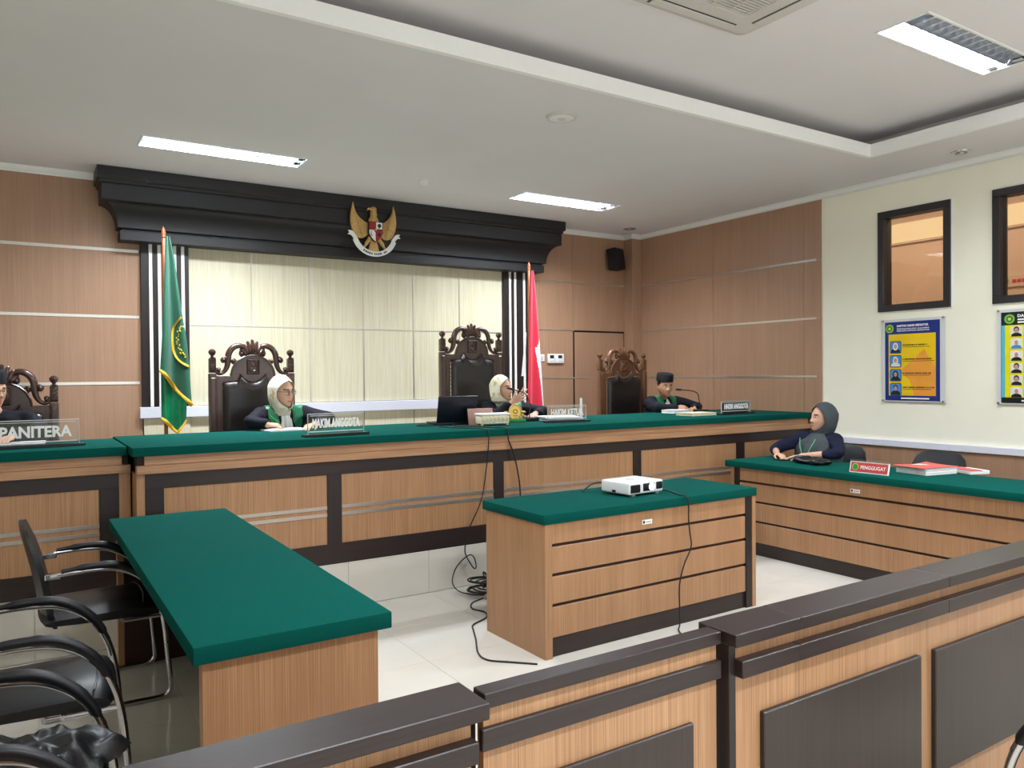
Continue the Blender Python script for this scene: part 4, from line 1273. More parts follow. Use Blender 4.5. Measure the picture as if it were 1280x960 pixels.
        for s in (1, -1):
            ln = bmesh.new()
            vs = [ln.verts.new(hm @ Vector((s * .031 + .021 * math.cos(a), .0985 - .004 * abs(math.cos(a)), .004 + .0165 * math.sin(a)))) for a in [2 * PI * i / 16 for i in range(16)]]
            ln.faces.new(vs)
            obj('lens', ln, M['lens'], g_, smooth=0)
    root['_hm'] = [c for r in hm for c in r]
    return root, hm

D = lambda x, y: (x, y)
ZJ = .30 + .50      # judge seat height
# judge at the left of the long bench (her left is at larger x: she faces -y)
p1, hm1 = person('woman judge in cream floral headscarf and glasses writing at the left of the long bench', (1.80, 6.40), (0, -1), ZJ,
    dict(hs=1.06, head=(1.772, 6.18, 1.432), sl=(1.985, 6.26, 1.245), sr=(1.625, 6.27, 1.245), el=(2.10, 6.03, 1.215), er=(1.50, 6.04, 1.212),
         wl=(1.93, 5.86, 1.185), wr=(1.585, 5.90, 1.192), hl=((-.75, -.62, -.12), (0, 0, -1), (-.3, -.5, .2), .30, .10), hr=((.85, -.35, -.05), (.1, .3, -1), (.2, .2, .9), .75, .08)),
    'robe', 'skin', True, math.radians(-4), (.42, -.91), sleeve=.80, glasses=True, hij=('short', 'hijab_floral'), satin=True, jabot=True)
# chief judge, one hand raised and open
p2, hm2 = person('woman chief judge in cream floral headscarf speaking with an open raised hand', (3.90, 6.42), (.15, -1), ZJ,
    dict(hs=1.05, hand=1.08, head=(3.845, 6.20, 1.420), sl=(4.11, 6.26, 1.225), sr=(3.75, 6.30, 1.235), el=(4.19, 6.02, 1.20), er=(3.68, 6.04, 1.178),
         wl=(4.02, 5.90, 1.19), wr=(3.815, 5.96, 1.305), hl=((-.6, -.7, -.05), (0, 0, -1), (-.5, .3, .2), .35, .08), hr=((.86, -.10, .44), (-.25, .95, .25), (-.45, .0, .85), .14, .44)),
    'robe', 'skin', True, math.radians(2), (.40, -.92), sleeve=.70, hij=('short', 'hijab_floral'), satin=True, jabot=False)
# judge in the corner
p3, hm3 = person('man judge in black cap and black robe with green panels reading in the corner', (5.96, 6.42), (-.05, -1), ZJ,
    dict(head=(5.905, 6.16, 1.415), sl=(6.17, 6.27, 1.235), sr=(5.78, 6.27, 1.235), el=(6.25, 6.02, 1.19), er=(5.66, 6.02, 1.19),
         wl=(6.04, 5.86, 1.18), wr=(5.80, 5.87, 1.195), hl=((-.75, -.6, -.2), (-.2, .2, -1), (-.4, -.3, .5), .55, .08), hr=((.75, -.5, .02), (.2, .5, -.8), (.1, .2, .9), .75, .08)),
    'robe', 'skin_dark', False, math.radians(-6), (-.34, -.94), sleeve=.86, hat=True, satin=True, jabot=True)
# claimant
p4, hm4 = person('woman in dark grey headscarf and navy top leaning on the right table', (6.26, 4.41), (-1, .05), .48,
    dict(hs=1.12, head=(6.165, 4.395, 1.135), sl=(6.14, 4.245, .935), sr=(6.13, 4.605, .935), el=(5.90, 4.05, .858), er=(5.83, 4.66, .855),
         wl=(5.69, 4.27, .832), wr=(5.66, 4.50, .832), hl=((-.55, .75, -.10), (0, 0, -1), (-.6, -.2, .2), .30, .06), hr=((-.30, -.75, -.05), (0, .1, -1), (-.8, 0, .3), .55, .06)),
    'navy', 'skin', True, math.radians(3), (-.93, .36), sleeve=.42, hij=('long', 'hijab_grey'), cloth_name='knit_top', bulk=1.0)
# clerk cut by the left edge
p5, hm5 = person('clerk in a black robe and glasses cut by the left edge behind the PANITERA sign', (-.14, 6.42), (.10, -1), ZJ,
    dict(head=(-.150, 6.17, 1.475), sl=(.055, 6.26, 1.265), sr=(-.33, 6.28, 1.265), el=(.13, 6.03, 1.215), er=(-.43, 6.04, 1.215),
         wl=(-.04, 5.83, 1.185), wr=(-.27, 5.86, 1.19), hl=((-.4, -.85, -.1), (0, 0, -1), (-.6, 0, .2), .40, .08), hr=((.8, -.4, -.05), (.1, .3, -1), (.2, .2, .9), .7, .08)),
    'robe', 'skin', False, math.radians(-4), (.55, -.83), sleeve=.86, glasses=True, hat=True)

# lanyard on the claimant
F4 = Vector((-1, .05, 0)).normalized(); L4 = Vector((-F4.y, F4.x, 0)); mid4 = Vector((6.135, 4.43, .935))
lb = bmesh.new()
for s in (1, -1):
    pts = [mid4 + L4 * s * .085 + F4 * .135 + Vector((0, 0, .02)), mid4 + L4 * s * .06 + F4 * .165 + Vector((0, 0, -.05)), mid4 + L4 * s * .018 + F4 * .18 + Vector((0, 0, -.14))]
    tube(lb, cr(pts, 6), .008, 6, flat=.5)
ln_o = obj('lanyard', lb, M['lanyard'], p4, smooth=50)
# ================================================================ FLAGS, EMBLEM
def flag_pole(t, x, y, z0, z1, r=.016):
    obj('pole', lathe(bmesh.new(), [(r, z0), (r, z1 - .05), (r * .8, z1 - .045), (r * 1.25, z1 - .035), (r * .9, z1 - .02), (r * 1.2, z1), (r * .7, z1 + .03), (0, z1 + .055)], (x, y, 0), 12), M['pole_wood'], t)
    obj('stand', lathe(bmesh.new(), [(.16, .30), (.17, .31), (.165, .33), (.05, .36), (.03, .42), (r + .006, .60), (r, .61)], (x, y, 0), 20), M['dark'], t)

# ---- green institutional flag (cloth hangs gathered, gold fringe, ring emblem)
fx, fy = 1.055, 7.10
t = thing('flag', 'dark green flag with gold fringe and ring emblem on a wooden pole', 'flag', (fx, fy, .30), group='flags on poles')
flag_pole(t, fx, fy, .30, 2.78)
def green_outline(z):
    # left and right edge of the hanging cloth (offset in x from the pole) at height z
    ks = [(2.74, .012, .035), (2.55, .00, .07), (2.35, -.012, .09), (2.1, -.025, .12), (1.85, -.038, .155), (1.62, -.055, .172), (1.45, -.05, .178), (1.33, -.04, .185), (1.2, -.02, .19), (1.05, .10, .12)]
    for (za, la, ra), (zb, lb_, rb_) in zip(ks, ks[1:]):
        if zb <= z <= za:
            k = (za - z) / (za - zb); return la + (lb_ - la) * k, ra + (rb_ - ra) * k
    return (ks[0][1], ks[0][2]) if z > ks[0][0] else (ks[-1][1], ks[-1][2])
def hem(u): return 1.62 - .30 * u ** 1.05       # diagonal lower edge of the front fold
def g_front(u, v):
    zb = hem(u); z = 2.74 + (zb - 2.74) * v
    l, r = green_outline(max(z, 1.20))
    x = fx + l + (r - l) * u
    amp = .012 + .035 * v
    y = fy - .066 - amp * math.sin(u * 2.6 * PI + .5) - .02 * v
    return Vector((x, y, z))
bm = bmesh.new(); grid(bm, g_front, 40, 50); solidify(bm, .003)
cl = obj('cloth', bm, M['flag_green'], t, smooth=60)
bm = bmesh.new()
tube(bm, [g_front(i / 30, 1) + Vector((0, -.004, -.004)) for i in range(31)], .016, 6, flat=.6)
obj('fringe', bm, M['yellow_fringe'], cl, smooth=60)
def g_back(u, v):
    z0 = 1.66 - .2 * u; z1 = 1.215 - .125 * min(1, u * 1.6) + (.10 * max(0, u - .62) / .38)
    z = z0 + (z1 - z0) * v
    x = fx - .04 + .205 * u * (1 - .05 * v)
    y = fy - .042 - .022 * math.sin(u * 3.4 * PI) * (.4 + .6 * v)
    return Vector((x, y, z))
bm = bmesh.new(); grid(bm, g_back, 30, 20); solidify(bm, .003)
ln_ = obj('lining', bm, M['flag_green_satin'], t, smooth=60)
bm = bmesh.new(); tube(bm, [g_back(i / 24, 1) + Vector((0, -.004, 0)) for i in range(25)], .015, 6, flat=.6)
obj('fringe', bm, M['yellow_fringe'], ln_, smooth=60)
# ring emblem: part of a circle wrapping the right side of the cloth
def on_front(x, z):
    l, r = green_outline(max(z, 1.20)); u = max(0, min(1, (x - fx - l) / (r - l)))
    zb = hem(u); v = (2.74 - z) / (2.74 - zb)
    p = g_front(u, v); return Vector((x, p.y - .006, z))
cx0, cz0, R0 = fx + .20, 1.87, .195
pts = []
for i in range(60):
    a = math.radians(95) + math.radians(170) * i / 59
    x, z = cx0 + .78 * R0 * math.cos(a), cz0 + R0 * 1.16 * math.sin(a)
    l, r = green_outline(max(z, 1.2))
    if x < fx + r - .004: pts.append(on_front(x, z))
obj('ring_emblem', tube(bmesh.new(), pts, .013, 6, flat=.4), M['yellow_fringe'], cl, smooth=60)
bm = bmesh.new()
for i in range(22):      # stylised band of script inside the ring
    a = math.radians(125) + math.radians(118) * i / 21
    rr = R0 * (.74 + .05 * math.sin(i * 2.3))
    x, z = cx0 + .78 * rr * math.cos(a), cz0 + rr * 1.16 * math.sin(a)
    l, r = green_outline(max(z, 1.2))
    if x < fx + r - .012:
        p = on_front(x, z); tube(bm, [p, p + Vector((.009 * math.sin(i), -.002, .014))], .006, 5)
if len(bm.verts): obj('script_band', bm, M['emblem_yellow'], cl, smooth=60)
else: bm.free()

# ---- red and white national flag
rx, ry = 4.775, 7.10
t = thing('flag', 'red and white flag hanging on a pole before the right dark pilaster', 'flag', (rx, ry, .30), group='flags on poles')
flag_pole(t, rx, ry, .30, 2.75)
def r_front(u, v):
    z = 2.70 - 1.66 * v
    l = -.01 - .095 * v; r = .02 + .13 * v ** .8
    x = rx + l + (r - l) * u
    y = ry - .060 - (.006 + .014 * v) * math.sin(u * 3.1 * PI + .8) - .02 * v
    return Vector((x, y, z))
bm = bmesh.new()
NU, NV = 40, 60
rows = grid(bm, r_front, NU, NV)
bm.faces.ensure_lookup_table()
bm.faces.index_update()
white = []
for f in bm.faces:
    c = f.calc_center_median(); v = (2.70 - c.z) / 1.66
    lim = .097 - (v - .45) * 1.0 if v < .52 else .027 + (v - .52) / .45 * .107
    if v > .45 and c.x - rx > lim: f.material_index = 1
solidify(bm, .003)
obj('cloth', bm, [M['flag_red'], M['flag_white']], t, smooth=60)
def r_side(u, v):
    z = 2.02 - .48 * v
    x = rx - .050 - .03 * v - .045 * (1 - u) * (.35 + .65 * v)
    return Vector((x, ry - .02 + .02 * math.sin(u * 3), z))
bm = bmesh.new(); grid(bm, r_side, 8, 16); solidify(bm, .003)
obj('white_fold', bm, M['flag_white'], t, smooth=60)

# ---- national emblem on the beam: gilt bird, shield, ribbon
gx, gz, gy = 3.02, 3.0, 7.30
t = thing('wall_emblem', 'gilt eagle emblem with a red and white shield and ribbon on the black beam', 'emblem', (gx, gy, gz))
def rel(name, poly, thick, dy, mat, par=None, sc=1.0):
    m = Matrix.Translation((gx, gy + dy, gz))
    return obj(name, prism(bmesh.new(), poly, thick, m), mat, par or t, smooth=30)
def curve2(pts, n=5): return [(p.x, p.y) for p in cr([(a, b, 0) for a, b in pts], n)]
for s in (-1, 1):
    outer = curve2([(s * .055, -.03), (s * .12, -.075), (s * .19, -.055), (s * .235, .04), (s * .24, .15), (s * .215, .275)], 5)
    inner = curve2([(s * .215, .275), (s * .195, .19), (s * .15, .125), (s * .09, .085), (s * .055, .07)], 5)
    w = rel('wing', outer + inner[1:], .025, -.04, M['gold'])
    fb = bmesh.new()
    for k in range(6):
        f = k / 5
        a = Vector((gx + s * (.07 + .01 * k), gy - .043, gz + .05 - .018 * k)); b = Vector((gx + s * (.225 - .10 * f), gy - .043, gz + .22 - .26 * f))
        tube(fb, cr([a, (a + b) / 2 + Vector((s * .012, -.004, -.02)), b], 4), .006, 5)
    obj('feathers', fb, M['gold'], w)
    lg = bmesh.new(); tube(lg, cr([(gx + s * .04, gy - .045, gz - .07), (gx + s * .075, gy - .05, gz - .115), (gx + s * .115, gy - .05, gz - .175), (gx + s * .135, gy - .05, gz - .20)], 4), [.026, .02, .012, .014], 7)
    obj('leg', lg, M['gold'], t)
bd = bmesh.new()
ell(bd, (gx, gy - .03, gz + .05), .062, .035, .12, 16, 12); ell(bd, (gx, gy - .035, gz + .17), .036, .034, .055, 14, 10)
ell(bd, (gx - .005, gy - .04, gz + .215), .036, .032, .030, 12, 10)
tube(bd, cr([(gx - .03, gy - .045, gz + .218), (gx - .06, gy - .047, gz + .216), (gx - .078, gy - .047, gz + .198)], 4), [.016, .012, .004], 6)
obj('body', bd, M['gold'], t, smooth=60)
rel('tail', [(-.03, -.09), (.03, -.09), (.058, -.21), (.03, -.235), (0, -.24), (-.03, -.235), (-.058, -.21)], .02, -.035, M['gold'])
shx = .068
sh = rel('shield', [(-shx - .006, .088), (shx + .006, .088), (shx + .006, -.03), (.04, -.085), (0, -.115), (-.04, -.085), (-shx - .006, -.03)], .02, -.085, M['black'])
rel('shield_quarter', [(-shx, .082), (-.003, .082), (-.003, .016), (-shx, .016)], .004, -.09, M['red'], sh)
rel('shield_quarter', [(.003, .082), (shx, .082), (shx, .016), (.003, .016)], .004, -.09, M['print_white'], sh)
rel('shield_quarter', [(-shx, .006), (-.024, .006), (-.003, -.02), (-.003, -.108), (-.038, -.08), (-shx, -.03)], .004, -.09, M['print_white'], sh)
rel('shield_quarter', [(.024, .006), (shx, .006), (shx, -.03), (.038, -.08), (.003, -.108), (.003, -.02)], .004, -.09, M['red'], sh)
star = [(.020 * (1 if k % 2 == 0 else .42) * math.sin(PI * k / 5), .006 + .020 * (1 if k % 2 == 0 else .42) * math.cos(PI * k / 5)) for k in range(10)]
rel('star', star, .005, -.094, M['gold_bright'], sh)
tr = [(.028, .026), (.044, .026), (.044, .036), (.052, .038), (.056, .05), (.048, .066), (.036, .07), (.024, .064), (.018, .05), (.022, .038), (.028, .036)]
rel('tree_mark', tr, .003, -.093, M['black'], sh)
rel('sheaf_mark', curve2([(-.05, .0), (-.056, -.03), (-.045, -.06), (-.036, -.05), (-.046, -.03), (-.043, 0)], 3), .003, -.093, M['gold'], sh)
rel('bull_mark', curve2([(.02, -.03), (.04, -.018), (.05, -.04), (.036, -.06), (.022, -.05)], 3), .003, -.093, M['black'], sh)
# ribbon
def rib(a): return Vector((.0 + .215 * math.sin(a), 0, -.03 - .20 * math.cos(a)))
bm = bmesh.new(); fr_, bk_ = [], []
N = 25
for i in range(N):
    a = math.radians(-72) + math.radians(144) * i / (N - 1)
    c = rib(a); nrm = Vector((math.sin(a), 0, -math.cos(a)))
    w = .024
    for lst, yy in ((fr_, -.066), (bk_, -.050)):
        lst.append((bm.verts.new(Vector((gx, gy + yy, gz)) + c - nrm * w), bm.verts.new(Vector((gx, gy + yy, gz)) + c + nrm * w)))
for i in range(N - 1):
    bm.faces.new((fr_[i][0], fr_[i + 1][0], fr_[i + 1][1], fr_[i][1])); bm.faces.new((bk_[i][0], bk_[i][1], bk_[i + 1][1], bk_[i + 1][0]))
    bm.faces.new((fr_[i][0], bk_[i][0], bk_[i + 1][0], fr_[i + 1][0])); bm.faces.new((fr_[i][1], fr_[i + 1][1], bk_[i + 1][1], bk_[i][1]))
for i in (0, N - 1): bm.faces.new((fr_[i][0], fr_[i][1], bk_[i][1], bk_[i][0]))
rb_ = obj('ribbon', bm, M['white'], t)
for s in (-1, 1):
    e = rib(s * math.radians(72))
    rel('ribbon_end', curve2([(e.x + s * .0, e.z - .02), (e.x + s * .035, e.z + .03), (e.x + s * .075, e.z + .04)], 4) + [(e.x + s * .055, e.z + .058)] + curve2([(e.x + s * .072, e.z + .078), (e.x + s * .025, e.z + .072), (e.x - s * .022, e.z + .015)], 4), .016, -.06, M['white'], rb_)
s_ = 'BHINNEKA TUNGGAL IKA'
for i, ch in enumerate(s_):
    if ch == ' ': continue
    a = math.radians(-33 + 66 * i / (len(s_) - 1)); c = rib(a)
    m = Matrix.Translation(Vector((gx, gy - .0675, gz)) + c) @ Matrix.Rotation(-a, 4, 'Y')
    text('lettering', ch, M['print_black'], rb_, m, height=.022, depth=.001, bold=.02)

# ================================================================ SIGNS
def acrylic_sign(label, px, py, rz, w, h, words, z=BT, dark=False, twidth=None):
    t = thing('name_sign', label, 'sign', (px, py, z), rz, 'acrylic name signs')
    obj('base', B(-w / 2 - .03, w / 2 + .03, -.035, .035, 0, .016, .003), M['black_plastic'], t, local=True)
    pn = obj('clear_plate', B(-w / 2, w / 2, -.004, .004, .014, h), M['acrylic'], t, local=True)
    e = bmesh.new()
    for (a, b, c, d) in ((-w / 2, w / 2, h - .004, h), (-w / 2, -w / 2 + .003, .016, h), (w / 2 - .003, w / 2, .016, h), (-w / 2 + .01, w / 2 - .01, .030, .036), (-w / 2 + .02, w / 2 - .02, h - .016, h - .013)):
        box(e, a, b, -.0052, .0052, c, d)
    obj('polished_edge', e, M['acrylic_edge'], pn, local=True)
    mt = WM[t.name] @ Matrix.Translation((0, -.0085, .036 + (h - .036) * .45))
    text('lettering', words, M['print_white'], pn, mt, width=twidth or w * .84, height=h * .42, depth=.004, bold=.036)
    return t
acrylic_sign('clear HAKIM ANGGOTA sign before the woman writing at the left of the bench', 1.842, 5.13, math.radians(5), .415, .155, 'HAKIM ANGGOTA')
acrylic_sign('clear HAKIM KETUA sign before the chief judge, papers behind it', 3.95, 5.31, math.radians(-12), .36, .145, 'HAKIM KETUA')
acrylic_sign('clear HAKIM ANGGOTA sign at the far right end of the long bench', 5.985, 5.25, math.radians(2), .43, .13, 'HAKIM ANGGOTA')
acrylic_sign('clear PANITERA sign on the bench at the left edge', .09, 5.42, math.radians(2), .45, .165, 'PANITERA', z=1.142, twidth=.37)

t = thing('table_sign', 'red PENGGUGAT sign with a white border on the right table', 'sign', (5.345, 3.425, .79), -PI / 2 + math.radians(2))
tilt = Matrix.Rotation(math.radians(-14), 4, 'X')
bd = obj('board', B(-.155, .155, -.004, .004, 0, .088, .002, 1, tilt), M['white'], t, local=True)
obj('red_field', B(-.146, .146, -.0052, -.0038, .008, .080, 0, 1, tilt), M['red_sign'], bd, local=True)
obj('green_emblem', lathe(bmesh.new(), [(0, 0), (.025, 0), (.026, .0015), (0, .0016)], (0, 0, 0), 20, mtx=tilt @ Matrix.Translation((-.108, -.0054, .044)) @ Matrix.Rotation(PI / 2, 4, 'X')), M['emblem_yellow'], bd, local=True)
obj('green_emblem', lathe(bmesh.new(), [(0, 0), (.021, 0), (.022, .001), (0, .0011)], (0, 0, 0), 20, mtx=tilt @ Matrix.Translation((-.108, -.0068, .044)) @ Matrix.Rotation(PI / 2, 4, 'X')), M['emblem_green'], bd, local=True)
text('lettering', 'PENGGUGAT', M['print_white'], bd, WM[t.name] @ tilt @ Matrix.Translation((.032, -.0065, .044)), width=.195, height=.027, depth=.001, bold=.006)
obj('back_leg', B(-.155, .155, .035, .041, 0, .092, .002, 1, Matrix.Rotation(math.radians(14), 4, 'X')), M['acrylic'], t, local=True)

# ================================================================ POSTERS ON THE RIGHT WALL (face -x)
def poster(label, y0, y1, z0, z1, kind):
    t = thing('wall_poster', label, 'poster', (XR, (y0 + y1) / 2, z0), group='acrylic wall posters')
    w = y1 - y0; h = z1 - z0
    O = frame_mtx((XR - .022, y1, z0), (0, -1, 0), (0, 0, 1))      # local x to the viewer's right, z up, y into the wall
    def plate(name, a, b, c, d, mat, lift, par, th=.0012, r=0):
        if r:
            pl_ = []
            for qx, qz, a0 in ((b - r, c + r, -90), (b - r, d - r, 0), (a + r, d - r, 90), (a + r, c + r, 180)):
                pl_ += [(qx + r * math.cos(math.radians(a0 + 30 * k)), qz + r * math.sin(math.radians(a0 + 30 * k))) for k in range(4)]
        else: pl_ = [(a, c), (b, c), (b, d), (a, d)]
        return obj(name, prism(bmesh.new(), pl_, th, O @ Matrix.Translation((0, -lift, 0))), mat, par)
    ac = plate('acrylic_sheet', -.012, w + .03, -.012, h + .012, M['acrylic_edge'], -.004, t, .004)
    sh = plate('printed_sheet', .02, w - .015, 0, h - .012, M['poster_navy'] if kind == 1 else M['poster_black'], .0, t, .003)
    for a in (0.0, w + .018):
        for c in (-.003, h + .003):
            obj('standoff', lathe(bmesh.new(), [(0, -.014), (.008, -.014), (.010, -.01), (.010, .02), (0, .02)], (0, 0, 0), 12, mtx=O @ Matrix.Translation((a, 0, c)) @ Matrix.Rotation(-PI / 2, 4, 'X')), M['chrome'], t)
    L_ = .0013
    if kind == 1:
        fx0, fx1, fz0, fz1 = .055, w - .05, .045, h - .125
        plate('colour_field', fx0, fx1, fz0, fz1, M['poster_gold'], L_, sh)
        # warm shapes in the ground of the print
        obj('colour_shape', prism(bmesh.new(), [(fx0 + .24, fz0), (fx1, fz0), (fx1, fz0 + .25), (fx1 - .06, fz0 + .34), (fx1 - .10, fz0 + .42), (fx0 + .2, fz0 + .3), (fx0 + .1, fz0 + .22), (fx0 + .2, fz0 + .14)], .0006, O @ Matrix.Translation((0, -.0021, 0))), M['poster_orange'], sh)
        plate('portrait_frame', 0, 0.0001, 0, .0001, M['poster_navy'], L_, sh)
        for k in range(4):
            c = fz1 - .175 - .128 * k
            fr0 = plate('portrait_frame', fx0 + .012, fx0 + .122, c, c + .112, M['photo_dark'], .0028, sh, .001, .014)
            plate('portrait_ground', fx0 + .017, fx0 + .117, c + .006, c + .106, M['photo_blue'], .0038, sh, .001, .012)
            cx = fx0 + .067
            hj = M['photo_white'] if k < 2 else M['photo_dark']
            obj('portrait_bust', prism(bmesh.new(), [(cx - .045, c + .008), (cx + .045, c + .008), (cx + .04, c + .03), (cx + .02, c + .042), (cx - .02, c + .042), (cx - .04, c + .03)], .0006, O @ Matrix.Translation((0, -.0046, 0))), M['photo_dark'] if k != 1 else M['photo_white'], sh)
            if k < 3:
                obj('portrait_scarf', prism(bmesh.new(), [(cx + .026 * math.cos(2 * PI * q / 14), c + .062 + .036 * math.sin(2 * PI * q / 14)) for q in range(14)], .0006, O @ Matrix.Translation((0, -.0052, 0))), hj, sh)
            else:
                obj('portrait_hair', prism(bmesh.new(), [(cx + .021 * math.cos(2 * PI * q / 12), c + .074 + .022 * math.sin(2 * PI * q / 12)) for q in range(12)], .0006, O @ Matrix.Translation((0, -.0052, 0))), M['photo_dark'], sh)
            obj('portrait_face', prism(bmesh.new(), [(cx + .015 * math.cos(2 * PI * q / 12), c + .064 + .021 * math.sin(2 * PI * q / 12)) for q in range(12)], .0006, O @ Matrix.Translation((0, -.0058, 0))), M['photo_skin'], sh)
            # name and post lines (too small to read in the photograph)
            bmn = bmesh.new(); rnd = random.Random(k); x = fx0 + .135
            while x < fx0 + .135 + (.225, .27, .255, .285)[k]:
                ww_ = rnd.uniform(.006, .011)
                prism(bmn, [(x, c + .068), (x + ww_, c + .068), (x + ww_, c + .080), (x, c + .080)], .0006, O @ Matrix.Translation((0, -.0030, 0))); x += ww_ + (.0035 if rnd.random() < .8 else .011)
            obj('name_line', bmn, M['print_black'], sh)
            plate('post_line', fx0 + .135, fx0 + .135 + (.25, .29, .25, .26)[k], c + .054, c + .058, M['print_black'], .0030, sh, .0006)
        hx, hz = .065, h - .072
        wd = w - .19
    else:
        plate('colour_field', .05, w - .04, .045, h - .118, M['poster_yellow'], L_, sh)
        plate('colour_edge', .024, .048, .045, h - .118, M['cyan_edge'], L_, sh)
        for k in range(6):
            c = h - .118 - .105 - .0985 * k + .012
            plate('portrait_ground', .092, .182, c, c + .082, M['photo_white'], .0026, sh, .0006, .01)
            cx = .137
            obj('portrait_bust', prism(bmesh.new(), [(cx - .04, c), (cx + .04, c), (cx + .036, c + .018), (cx + .014, c + .03), (cx - .014, c + .03), (cx - .036, c + .018)], .0006, O @ Matrix.Translation((0, -.0034, 0))), M['photo_dark'] if k not in (1,) else M['photo_blue'], sh)
            obj('portrait_hair', prism(bmesh.new(), [(cx + .021 * math.cos(2 * PI * q / 12), c + .056 + .025 * math.sin(2 * PI * q / 12)) for q in range(12)], .0006, O @ Matrix.Translation((0, -.0040, 0))), M['photo_dark'] if k in (0, 3, 4) else M['flag_white'], sh)
            obj('portrait_face', prism(bmesh.new(), [(cx + .015 * math.cos(2 * PI * q / 12), c + .050 + .019 * math.sin(2 * PI * q / 12)) for q in range(12)], .0006, O @ Matrix.Translation((0, -.0046, 0))), M['photo_skin'], sh)
            for q in range(3):
                plate('text_line', .20, .20 + (.22, .26, .18)[q], c + .055 - .018 * q, c + .063 - .018 * q, M['print_black'], .0022, sh, .0006)
        hx, hz = .085, h - .068
        wd = w - .2
    for r, mt, lf in ((.042, M['emblem_green'], .0016), (.034, M['emblem_yellow'], .0022), (.029, M['emblem_green'], .0028), (.012, M['emblem_yellow'], .0034)):
        obj('round_seal', prism(bmesh.new(), [(hx + r * math.cos(2 * PI * q / 22), hz + r * math.sin(2 * PI * q / 22)) for q in range(22)], .0006, O @ Matrix.Translation((0, -lf, 0))), mt, sh)
    if kind == 1:
        text('lettering', 'DAFTAR HAKIM MEDIATOR', M['print_white'], sh, O @ Matrix.Translation((.135, -.002, h - .05)), width=.29, height=.020, depth=.001, bold=.03, align='LEFT')
        for z_ in (.078, .096): text('lettering', 'PENGADILAN AGAMA' if z_ < .09 else 'PERIODE DAFTAR MEDIATOR', M['print_white'], sh, O @ Matrix.Translation((.135, -.002, h - z_)), width=.30, height=.011, depth=.001, bold=.02, align='LEFT')
    else:
        text('lettering', 'DAFTAR', M['print_white'], sh, O @ Matrix.Translation((.145, -.002, h - .045)), width=.13, height=.024, depth=.001, bold=.03, align='LEFT')
        for z_ in (.075, .097): plate('text_line', .145, w - .09, h - z_ - .006, h - z_ + .006, M['print_white'], .0022, sh, .0006)
    plate('foot_line', w * .32, w * .8, .014, .026, M['print_white'], .0022, sh, .0006)
poster('blue and orange poster of four portraits under the left wall window', 3.665, 4.205, 1.29, 2.02, 1)
poster('yellow poster of six portraits cut by the right edge', 2.66, 3.20, 1.29, 2.04, 2)
# ================================================================ THINGS ON THE BENCHES AND TABLES
# ---- laptop
t = thing('laptop', 'black laptop seen from behind on the long bench beside the chief judge', 'laptop', (3.055, 5.64, BT), math.radians(-6))
lid = B(-.175, .175, -.006, .006, 0, .225, .004, 2, Matrix.Translation((0, .0, .018)) @ Matrix.Rotation(math.radians(14), 4, 'X'))
# lid leans towards the room (-y)
obj('lid', lid, M['navy_black'], t, local=True)
obj('keyboard_base', B(-.175, .175, -.0, .24, 0, .02, .005, 2), M['black_plastic'], t, local=True)
k = bmesh.new()
for i in range(12):
    for j in range(4): box(k, -.158 + i * .0265, -.136 + i * .0265, .05 + j * .027, .072 + j * .027, .0195, .0215)
o = obj('keys', k, M['cable'], t, local=True); o['kind'] = 'stuff'

# ---- calendar board, ornate tissue box, award plaque
t = thing('desk_board', 'pale pink upright board behind the white ornate box', 'board', (3.215, 5.50, BT), math.radians(-4))
obj('front_board', B(-.115, .115, -.003, .003, 0, .135, .002, 1, Matrix.Rotation(math.radians(-12), 4, 'X')), M['pinkwood'], t, local=True)
obj('rear_board', B(-.115, .115, -.003, .003, 0, .132, .002, 1, Matrix.Translation((0, .055, 0)) @ Matrix.Rotation(math.radians(12), 4, 'X')), M['black_plastic'], t, local=True)
t = thing('tissue_box', 'white and gold ornate tissue box on the long bench', 'box', (3.245, 5.375, BT), math.radians(-8))
b_ = bmesh.new(); box(b_, -.125, .125, -.065, .065, .012, .085, .012, 2)
bx = obj('box_body', b_, M['ornate'], t, local=True)
obj('lid', B(-.132, .132, -.07, .07, .083, .098, .005, 2), M['white'], t, local=True)
fl_ = bmesh.new()
for i in range(7):
    x = -.105 + .035 * i
    for q in range(6):
        a = 2 * PI * q / 6; ell(fl_, (x + .009 * math.cos(a), -.067, .05 + .011 * math.sin(a)), .007, .005, .007, 7, 5)
    ell(fl_, (x, -.069, .05), .006, .006, .006, 7, 5)
obj('relief_flowers', fl_, M['cream_paper'], bx, local=True)
for x in (-.11, .11):
    for y in (-.05, .05):
        obj('foot', lathe(bmesh.new(), [(.006, 0), (.012, .005), (.009, .015)], (x, y, 0), 8), M['gold_bright'], t, local=True)
t = thing('award_plaque', 'round gold plaque on a green base before the chief judge', 'plaque', (3.60, 5.58, BT), math.radians(-14))
mt = Matrix.Translation((0, 0, .080)) @ Matrix.Rotation(math.radians(-8), 4, 'X')
gp = obj('gold_disc', prism(bmesh.new(), [(.056 * math.cos(2 * PI * q / 28), .072 * math.sin(2 * PI * q / 28)) for q in range(28)], .014, mt), M['gold_bright'], t, local=True)
obj('disc_rim', tube(bmesh.new(), [mt @ Vector((.056 * math.cos(2 * PI * q / 28), .0, .072 * math.sin(2 * PI * q / 28))) for q in range(28)], .007, 6, closed=True), M['gold'], gp, local=True)
sq = bmesh.new(); tube(sq, [mt @ Vector((.018 * math.cos(2 * PI * q / 16), -.002, .012 + .018 * math.sin(2 * PI * q / 16))) for q in range(16)], .003, 5, closed=True); box(sq, -.022, .022, -.003, .001, -.028, -.023, 0, 1, mt)
obj('engraved_mark', sq, M['print_black'], gp, local=True)
